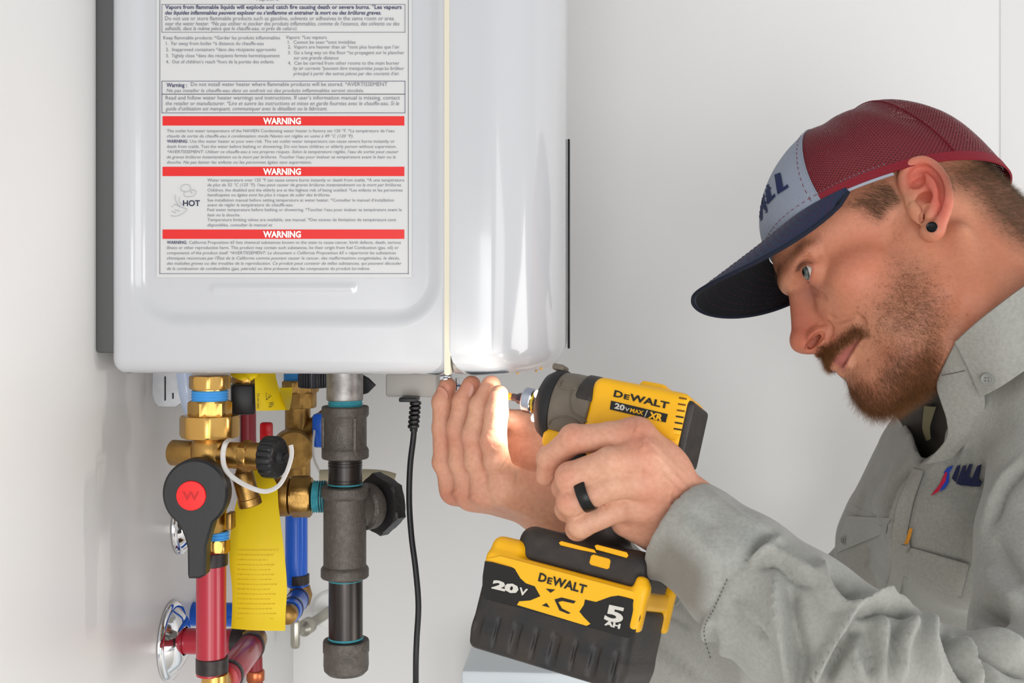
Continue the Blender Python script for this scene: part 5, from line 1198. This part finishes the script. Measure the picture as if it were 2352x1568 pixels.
# torso core below the shirt, so the figure is whole
tv = Vol(cm(1900, 1700, 1.0) - A3(0, 80, 250), cm(2600, 750, 1.2) + A3(60, 160, 20), 5)
tv.cone(cm(2310, 1000, 1.08), cm(2420, 1650, 1.16), 76, 95, 20)
V3, Q3 = tv.mesh(1); V3 = cw(V3)
bodyV = np.concatenate([headW, V1, V2, V3]); n1, n2, n3 = len(headW), len(headW) + len(V1), len(headW) + len(V1) + len(V2)
fastmesh('body', bodyV, np.concatenate([headQ, Q1 + n1, Q2 + n2, Q3 + n3]), M_skin, man, np.concatenate([headC, c1, c2, np.tile(SK, (len(V3), 1))]))
# nails of the right hand
M_nail = mat('nail', (200, 138, 116), .3)
def nail(c, up, nrm, w, h, d=None):
    B = np.array([unit(np.cross(up, nrm)), unit(up), unit(nrm)]); U_, V_ = np.meshgrid(np.linspace(-1, 1, 9), np.linspace(-1, 1, 9), indexing='ij')
    x = U_ * np.sqrt(1 - .5 * V_ ** 2) * w; y = V_ * np.sqrt(1 - .5 * U_ ** 2) * h; z = -.5 * (x / w) ** 2 * w * .55 - .25 * (y / h) ** 2 * h * .3
    P = np.stack([x, y, z], -1).reshape(-1, 3) @ B + np.asarray(c); n = len(P)
    return np.r_[P, P - unit(nrm) * .0006], gridf(9, 9) + [tuple(i + n for i in q[::-1]) for q in gridf(9, 9)]
def surfpt(V, x, y, off=0.0):
    p = proj(V); m = np.hypot(p[0] - x, p[1] - y) < 4; i = np.where(m)[0][np.argmin(p[2][m])]; return V[i]
for (x, y), tilt in (((1072, 896), .25), ((1012, 903), -.5)):
    nr = unit(-FW - RT * (.35 if tilt > 0 else .9)); mk('fingernail', nail(surfpt(V2, x, y) - FW * .0002, UP + RT * tilt, nr, .0044, .0058), M_nail, man, 60)
mk('fingernail', nail(surfpt(V2, 1136, 915) - FW * .0001, UP, unit(-FW - RT * .2), .0042, .006), M_nail, man, 60)
# wedding band
rc = cm(1345, 1136, .7775); ra = unit(cm(1314, 1150, .781) - cm(1410, 1113, .775)); ra = RT * ra[0] + FW * ra[1] + UP * ra[2]
mk('finger_ring', lathe([(.0088, -.0032), (.0104, -.0036), (.0108, -.0028), (.0108, .0028), (.0104, .0036), (.0088, .0032)], cw(rc[None])[0], ra, 40, caps=False), mat('black_ring', (22, 20, 20), .35, .3), man, label='black wedding ring')
# ------------------------------------------------------------------ work shirt
M_shirt = mat('grey_work_cloth', (150, 150, 143), .85, attr='tint', var=(420, .25, (112, 110, 104)), var2=(30, .25, (128, 124, 116)), bump=(1400, .3), sheen=.25, spec=.2)
M_shirt2 = mat('grey_work_cloth_plain', (163, 162, 154), .85, var=(420, .25, (112, 110, 104)), bump=(1400, .3), sheen=.25, spec=.2)
M_stit = mat('shirt_thread', (172, 170, 164), .8); M_sdark = mat('shirt_shadow_seam', (92, 90, 86), .9)
sv_ = Vol(cm(1150, 1760, .95) * A3(1, 0, 1) + A3(-20, 640, -60), A3(cm(2560, 900, .95)[0] + 60, 1430, cm(2300, 760, 1.0)[2] + 10), 2.4)
def plane_cut(v, c, n, lo, hi, k=1.0):
    n = unit(n); v.put(lambda X, Y, Z: -((X - c[0]) * n[0] + (Y - c[1]) * n[1] + (Z - c[2]) * n[2]) + 0 * (X + Y + Z), lo, hi, k, True)
# left forearm sleeve
LS = [cm(1530, 1182, .80), cm(1600, 1236, .787), cm(1700, 1320, .765), cm(1830, 1425, .745), cm(2000, 1545, .735), cm(2200, 1640, .75), cm(2390, 1665, .79)]
sv_.chain(LS, [30, 33, 38, 42, 44, 48, 54], 8, m=0)
c_ = cm(1556, 1200, .795); nn = unit(LS[0] - LS[1])
plane_cut(sv_, c_, nn, c_ - 55, c_ + 55); sv_.cone(c_ + nn * 8, c_ - nn * 9, 28, 27.5, 1, True)
# right forearm sleeve
RS = [cm(1238, 1162, .915), cm(1320, 1255, .925), cm(1450, 1400, .945), cm(1600, 1560, .98), cm(1760, 1740, 1.05)]
sv_.chain(RS, [28, 32, 37, 42, 46], 8, m=0)
c2_ = cm(1266, 1196, .917); n2_ = unit(RS[0] - RS[1]); plane_cut(sv_, c2_, n2_, c2_ - 52, c2_ + 52); sv_.cone(c2_ + n2_ * 8, c2_ - n2_ * 8, 28.5, 28, 1, True)
# trunk, shoulders, upper arms
SN, SF = cm(2480, 905, .935), cm(2105, 1195, 1.29)
sv_.cone(cm(2320, 870, 1.06), cm(2340, 1250, 1.14), 78, 125, 20); sv_.cone(cm(2340, 1250, 1.14), cm(2400, 1750, 1.18), 125, 130, 20)
sv_.cone(SN, cm(2300, 880, 1.06), 58, 66, 20); sv_.cone(cm(2450, 850, .958), cm(2320, 905, .985), 60, 62, 20); sv_.cone(cm(2320, 905, .985), cm(2240, 1040, 1.05), 62, 60, 20); sv_.cone(cm(2300, 890, 1.07), SF, 62, 52, 20)
sv_.cone(cm(2240, 1190, 1.03), cm(2120, 1230, 1.19), 76, 74, 24)
sv_.cone(cm(2200, 1080, 1.10), cm(2130, 1300, 1.16), 70, 84, 20)
sv_.cone(SN, cm(2452, 1260, .885), 58, 60, 14); sv_.cone(cm(2452, 1260, .885), cm(2410, 1650, .80), 60, 56, 16)
sv_.cone(SF, cm(1965, 1390, 1.27), 46, 52, 14); sv_.cone(cm(1965, 1390, 1.27), cm(1780, 1750, 1.1), 50, 46, 14)
for d_ in np.arange(.955, 1.125, .010):
    sv_.chain([cm(2090, 850, d_), cm(2112, 905, d_), cm(2128, 960, d_), cm(2132, 1010, d_), cm(2121, 1056, d_)], [30, 24, 17, 12, 4], 2, True, m=0)
shV, shQ = sv_.mesh(1); shV = cw(shV); del sv_
NEAR = (.5, .93); FAR = (.95, 1.5)
folds = [([(1782, 1222), (1745, 1255), (1701, 1296)], 9, -6, 'v', NEAR), ([(1790, 1232), (1755, 1268), (1718, 1302)], 14, 5, 'g', NEAR),
 ([(1701, 1299), (1780, 1296), (1825, 1325), (1872, 1350)], 7, -5, 'v', NEAR), ([(1710, 1283), (1785, 1278), (1835, 1305), (1885, 1335)], 14, 4.5, 'g', NEAR),
 ([(1780, 1302), (1790, 1430), (1818, 1568), (1830, 1640)], 15, 6.5, 'g', NEAR), ([(1812, 1330), (1826, 1430), (1852, 1560)], 22, -6, 'g', NEAR),
 ([(1884, 1288), (1892, 1340), (1925, 1384), (1960, 1400)], 12, 6, 'g', NEAR), ([(1918, 1320), (1935, 1360), (1990, 1385)], 18, -4, 'g', NEAR),
 ([(2100, 1394), (2020, 1386), (1955, 1398), (1912, 1474), (1858, 1568), (1840, 1620)], 13, 9, 'g', NEAR), ([(1975, 1425), (1930, 1490), (1890, 1568)], 16, -8, 'g', NEAR), ([(1960, 1412), (2010, 1402), (2050, 1398)], 7, -6, 'v', NEAR),
 ([(2035, 1392), (2070, 1402), (2098, 1413)], 9, -8, 'v', NEAR), ([(1940, 1432), (1960, 1490), (1985, 1560)], 12, 4, 'g', NEAR), ([(2020, 1412), (2030, 1470), (2030, 1560)], 15, 5, 'g', NEAR), ([(1990, 1420), (2000, 1500), (2005, 1560)], 12, -4, 'g', NEAR),
 ([(2105, 1415), (2075, 1470), (2065, 1560)], 15, 5.5, 'g', NEAR), ([(2062, 1420), (2050, 1490), (2046, 1560)], 12, -4, 'g', NEAR), ([(2140, 1408), (2130, 1480), (2150, 1568)], 16, 5, 'g', NEAR),
 ([(2168, 1412), (2180, 1460), (2200, 1510), (2235, 1568)], 13, -11, 'g', NEAR), ([(2172, 1412), (2215, 1452), (2280, 1505), (2360, 1556)], 9, -8, 'v', NEAR), ([(2185, 1400), (2240, 1440), (2300, 1480), (2360, 1512)], 18, 6, 'g', NEAR), ([(2205, 1450), (2230, 1500), (2270, 1568)], 14, 4, 'g', NEAR), ([(2240, 1500), (2270, 1550), (2290, 1600)], 10, -7, 'g', NEAR),
 ([(1672, 1385), (1715, 1425), (1758, 1464)], 8, -3, 'v', NEAR), ([(1735, 1440), (1765, 1475)], 8, -3, 'g', NEAR), ([(1690, 1380), (1740, 1425), (1775, 1465)], 14, 3, 'g', NEAR),
 ([(1704, 1298), (1668, 1325), (1638, 1392), (1612, 1448), (1630, 1516), (1660, 1568)], 5, -2.5, 'v', NEAR), ([(1618, 1452), (1650, 1420), (1672, 1460), (1660, 1530)], 16, 3, 'g', NEAR), ([(1640, 1395), (1628, 1450), (1645, 1520)], 12, 3, 'g', NEAR),
 ([(1625, 1130), (1700, 1185), (1770, 1222)], 10, 1.5, 'g', NEAR), ([(1560, 1180), (1600, 1230), (1660, 1290)], 12, 1.5, 'g', NEAR), ([(1590, 1170), (1640, 1215)], 10, -1.2, 'g', NEAR),
 ([(1498, 1295), (1500, 1350), (1486, 1430)], 14, 3, 'g', NEAR), ([(1500, 1400), (1560, 1420), (1612, 1450)], 9, -2, 'g', NEAR),
 # upper arm and shoulder
 ([(2360, 1062), (2310, 1120), (2275, 1205)], 9, -7, 'v'), ([(2345, 1050), (2295, 1120), (2262, 1200), (2225, 1310)], 13, 4, 'g'), ([(2355, 900), (2320, 980), (2288, 1060)], 16, -6, 'g', FAR), ([(2290, 960), (2270, 1040), (2240, 1130)], 16, 4, 'g', FAR),
 ([(2330, 860), (2260, 960), (2200, 1050)], 16, 4, 'g', FAR), ([(2300, 890), (2235, 980), (2180, 1060)], 12, -3.5, 'g', FAR), ([(2250, 930), (2195, 1010), (2140, 1080)], 12, 3.5, 'g', FAR), ([(2225, 960), (2180, 1030)], 9, -2.5, 'g', FAR),
 ([(2212, 1385), (2260, 1408), (2315, 1424)], 16, -7, 'g', NEAR), ([(2260, 1290), (2290, 1350), (2352, 1390)], 24, 4, 'g', NEAR), ([(2280, 1230), (2320, 1300), (2352, 1340)], 18, -3, 'g', NEAR),
 ([(2215, 1330), (2212, 1390), (2235, 1440)], 9, -5, 'v', NEAR),
 # far chest
 ([(2060, 1040), (2010, 1100), (1960, 1160)], 12, 2.5, 'g', FAR), ([(2090, 1070), (2045, 1120), (2035, 1180)], 12, -5, 'g', FAR), ([(2050, 1085), (2020, 1150), (2028, 1230)], 9, 3.5, 'g', FAR), ([(2090, 1100), (2060, 1180), (2055, 1280)], 12, 4, 'g', FAR), ([(2075, 1180), (2068, 1260), (2075, 1330)], 9, -3, 'g', FAR),
 ([(1990, 1250), (1985, 1300)], 8, -2, 'g', FAR), ([(1995, 1120), (1960, 1200)], 9, -1.5, 'g', FAR),
 # right sleeve
 ([(1480, 1445), (1540, 1500), (1616, 1570)], 6, -5, 'v', (.9, 1.1)), ([(1500, 1500), (1560, 1568)], 14, 3, 'g', (.9, 1.1))]
folds = [(f[0], f[1] * .85, f[2] * (1.75 if len(f) > 4 and f[4] is NEAR else 1.5)) + tuple(f[3:]) for f in folds]
shV = sculpt(shV, shQ, folds)
nz = np.sin(shV @ A3(60, 31, 83)) * np.sin(shV @ A3(-47, 66, 51) + 1.3); shV = shV + vnormals(shV, shQ) * (nz * .0008)[:, None]
shV = relaxm(shV, shQ, .5); spx, spy, sd = proj(shV); ct = np.tile(L3((164, 164, 157)), (len(shV), 1))
near = (sd < .93)
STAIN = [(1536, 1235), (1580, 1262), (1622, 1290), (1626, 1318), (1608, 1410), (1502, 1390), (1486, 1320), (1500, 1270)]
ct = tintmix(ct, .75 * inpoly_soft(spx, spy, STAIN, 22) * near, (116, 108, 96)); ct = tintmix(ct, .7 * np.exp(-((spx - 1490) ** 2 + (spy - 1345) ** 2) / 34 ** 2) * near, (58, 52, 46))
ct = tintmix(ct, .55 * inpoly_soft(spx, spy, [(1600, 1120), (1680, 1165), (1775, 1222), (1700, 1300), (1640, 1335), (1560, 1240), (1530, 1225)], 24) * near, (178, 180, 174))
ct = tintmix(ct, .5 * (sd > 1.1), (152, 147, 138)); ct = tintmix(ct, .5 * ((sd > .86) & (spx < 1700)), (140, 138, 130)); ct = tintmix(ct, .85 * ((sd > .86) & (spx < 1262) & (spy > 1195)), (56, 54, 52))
fastmesh('shirt', shV, shQ, M_shirt, man, ct)['label'] = 'grey button-up work shirt'
bvh = BVHTree.FromPolygons(shV.tolist(), shQ.tolist()); bvhb = BVHTree.FromPolygons(np.concatenate([shV, headW]).tolist(), np.concatenate([shQ, headQ + len(shV)]).tolist())
def onto(px, py, off=0.0, tree=None, dfb=1.05, dmin=0.0):
    r = ray(px, py); u = unit(r); st = CAM + r * dmin
    h = (tree or bvh).ray_cast(Vector(st), Vector(u)); p = np.array(h[0]) if h[0] is not None else CAM + r * dfb
    return p - u * off
def patch(name, left, right, m, off=.002, n=14, tree=None, th=.0012, dmin=0.0, ease=2, dfb=1.05, parent=None, mesh_only=False):
    """cloth piece between two picture polylines, laid on the surface below"""
    rs = lambda P, k: np.stack([np.interp(np.linspace(0, 1, k), np.linspace(0, 1, len(P)), np.array(P, float)[:, i]) for i in (0, 1)], 1)
    k = 26; A_, B_ = rs(left, k), rs(right, k); u = np.linspace(0, 1, n)
    G = A_[:, None] * (1 - u)[None, :, None] + B_[:, None] * u[None, :, None]
    P = np.array([[onto(x, y, off, tree, dfb, dmin) for x, y in row] for row in G])
    for _ in range(ease):
        Q = P.copy(); Q[1:-1] += .5 * ((P[:-2] + P[2:]) / 2 - P[1:-1]); Q[:, 1:-1] += .5 * ((P[:, :-2] + P[:, 2:]) / 2 - P[:, 1:-1]); P = Q
    P[1:-1, 1:-1] -= FW * .0008
    V = P.reshape(-1, 3); q = len(V); F = gridf(k, n); V = np.r_[V, V + FW * th]
    rim = [i for i in range(n)] + [i * n + n - 1 for i in range(1, k)] + [(k - 1) * n + i for i in range(n - 2, -1, -1)] + [i * n for i in range(k - 2, 0, -1)]
    F = F + [tuple(i + q for i in f[::-1]) for f in F] + [(rim[i], rim[(i + 1) % len(rim)], rim[(i + 1) % len(rim)] + q, rim[i] + q) for i in range(len(rim))]
    return mk(name, (V, F), m, parent or man, 60)
def seam(pts, off=.0006, r=.0003, dash=True, tree=None, dmin=0.0, m=14):
    P = smooth_path([(x, y, 0) for x, y in pts], m)[:, :2]; Q = np.array([q for q in (onto(x, y, off, tree, 9, dmin) for x, y in P) if (q - CAM) @ FW < 1.4])
    if not dash: return tube(Q, r, 5)
    return join(*[tube(Q[i:i + 2], r, 4) for i in range(0, len(Q) - 1, 2)])
def button(x, y, rpx, off=.002, tree=None, dmin=0.0, m=None):
    c = onto(x, y, off, tree, 1.05, dmin); d = (c - CAM) @ FW; r = rpx * d / FPX; n = -unit(ray(x, y)) + RT * -.15
    b = mk('button', lathe([(r * .9, -.0008), (r, 0), (r, .0008), (r * .9, .0012), (r * .72, .0010), (r * .6, .0006), (0, .0006)], c, n, 28), m or mat('shirt_button', (138, 138, 132), .4), man)
    B = basis(n, UP); mk('button_hole', join(*[lathe([(r * .13, .0005), (r * .13, .0009)], c + (B[0] * a + B[1] * e) * r * .24, n, 8) for a, e in ((1, 1), (-1, 1), (1, -1), (-1, -1))]), M_sdark, b); return b
D9 = .93
patch('pocket_flap', [(2052, 1312), (2068, 1250)], [(2206, 1374), (2226, 1296)], M_shirt2, .003, dmin=D9)
patch('placket', [(2098, 1075), (2062, 1150), (2048, 1230), (2050, 1300), (2030, 1380)], [(2122, 1082), (2098, 1150), (2082, 1230), (2082, 1300), (2062, 1385)], M_shirt2, .0025, 8, dmin=D9)
patch('pocket_flap', [(1925, 1268), (1932, 1225), (1945, 1185)], [(2035, 1222), (2040, 1200), (2048, 1190)], M_shirt2, .003, dmin=D9, dfb=1.24)
mk('yoke_stitching', join(seam([(1946, 1152), (1985, 1172), (2036, 1192)], .001, .0003, True, None, D9), seam([(1938, 1170), (1980, 1190), (2034, 1212)], .001, .0003, True, None, D9)), M_stit, man)
mk('cuff_stitching', seam([(1670, 1330), (1642, 1392), (1617, 1448), (1634, 1516)], .0008, .0003), M_sdark, man)
button(1543, 1372, 21, .001); button(1940, 1240, 10, .005, None, D9)
# collar: near leaf and its stand, far leaf with inner facing
def freesheet(name, rows, m, th=.0015):
    V, F = sheet(rows, 12, th); return mk(name, (V, F), m, man, 60)
freesheet('collar_stand', [(2196, 786, .921, 2245, 780, .9125), (2160, 858, .938, 2250, 850, .917), (2153, 890, .944, 2258, 890, .922), (2163, 925, .947, 2262, 930, .928), (2176, 968, .95, 2252, 965, .937), (2173, 1010, .956, 2232, 1003, .946), (2124, 1066, .985, 2185, 1052, .965)], M_shirt2)
freesheet('collar_leaf', [(2410, 622, .897, 2430, 800, .89), (2352, 658, .895, 2352, 852, .895), (2290, 704, .896, 2308, 882, .90), (2240, 744, .904, 2276, 900, .908), (2194, 786, .918, 2252, 912, .918)], M_shirt2, .002)
_t = np.radians(np.linspace(100, 262, 30)); _z = np.linspace(-128, -84, 6)
_r = [[A3(-28 + 74 * math.cos(a) - (z + 84) * .15, 70 * math.sin(a), z - 8 * math.cos(a)) for z in _z] for a in _t]
mk('collar_band', (HF.w(np.r_[np.array(_r).reshape(-1, 3), np.array(_r).reshape(-1, 3) * A3(.97, .97, 1)]), gridf(30, 6) + [tuple(i + 180 for i in q[::-1]) for q in gridf(30, 6)]), M_shirt2, man, 60)
mk('collar_stitching', tube(smooth_path([W(2163, 862, .9345), W(2190, 857, .929), W(2216, 851, .922)]), .0003, 5), M_sdark, man)
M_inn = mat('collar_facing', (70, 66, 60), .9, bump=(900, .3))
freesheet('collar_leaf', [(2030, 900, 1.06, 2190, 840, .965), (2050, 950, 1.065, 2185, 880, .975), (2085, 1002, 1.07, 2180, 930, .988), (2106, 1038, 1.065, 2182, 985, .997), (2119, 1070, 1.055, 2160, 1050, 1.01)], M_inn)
freesheet('collar_edge', [(2046, 945, 1.062, 2056, 943, 1.064), (2080, 1000, 1.066, 2089, 996, 1.068), (2103, 1036, 1.062, 2110, 1034, 1.064), (2118, 1072, 1.05, 2124, 1064, 1.05)], M_shirt2)
freesheet('collar_tape', [(2124, 932, 1.012, 2150, 934, .998), (2121, 960, 1.02, 2141, 962, 1.008), (2120, 985, 1.026, 2136, 982, 1.016), (2128, 1012, 1.024, 2138, 1005, 1.018)], mat('olive_tape', (122, 116, 86), .8, bump=(900, .4)))
button(2267, 871, 14, 0, BVHTree.FromPolygons([W(2200, 700, .895).tolist(), W(2352, 700, .89).tolist(), W(2352, 1000, .905).tolist(), W(2200, 1000, .915).tolist()], [(0, 1, 2, 3)]))
# embroidered logo on the chest
M_emb = mat('embroidery_navy', (16, 26, 66), .7, bump=(1500, .4)); M_embb = mat('embroidery_blue', (24, 66, 176), .7, bump=(1500, .4)); M_embr = mat('embroidery_red', (196, 20, 62), .7, bump=(1500, .4))
def onpoly(pts, off, m=6):
    P = np.array(pts, float); c = P.mean(0); V = [onto(*c, off, None, 1.05, D9)]; Q = []
    for i in range(len(P)):
        for t_ in np.linspace(0, 1, m, endpoint=False): Q.append(P[i] + (P[(i + 1) % len(P)] - P[i]) * t_)
    V += [onto(x, y, off, None, 1.05, D9) for x, y in Q]; n = len(Q)
    return np.array(V), [(0, 1 + i, 1 + (i + 1) % n) for i in range(n)]
mk('logo_embroidery', join(*[onpoly(p, .0028) for p in ([(2186, 1098), (2198, 1070), (2206, 1068), (2204, 1080), (2196, 1108)], [(2196, 1110), (2212, 1070), (2220, 1068), (2216, 1090), (2206, 1114)], [(2206, 1114), (2226, 1066), (2234, 1066), (2222, 1098), (2238, 1102), (2228, 1116)], [(2226, 1114), (2244, 1070), (2254, 1066), (2250, 1090), (2246, 1104), (2256, 1106), (2252, 1117), (2230, 1117)])]), M_emb, man, label='navy embroidered lettering on the chest')
mk('logo_swoosh', onpoly([(2158, 1128), (2172, 1104), (2168, 1084), (2176, 1074), (2190, 1068), (2180, 1086), (2180, 1106), (2170, 1122)], .0026), M_embb, man)
mk('logo_swoosh', onpoly([(2136, 1140), (2158, 1112), (2170, 1086), (2176, 1082), (2172, 1104), (2156, 1128)], .003), M_embr, man)
# small orange and white tags on the pocket edge
mk('pocket_tag', onpoly([(2082, 1234), (2088, 1214), (2096, 1212), (2092, 1232), (2086, 1248), (2076, 1250)], .0045), mat('orange_patch', (226, 150, 20), .6), man)
mk('pocket_tag', onpoly([(2070, 1256), (2086, 1248), (2088, 1240), (2090, 1256), (2078, 1276), (2066, 1272)], .0045), mat('pale_patch', (160, 156, 150), .6), man)
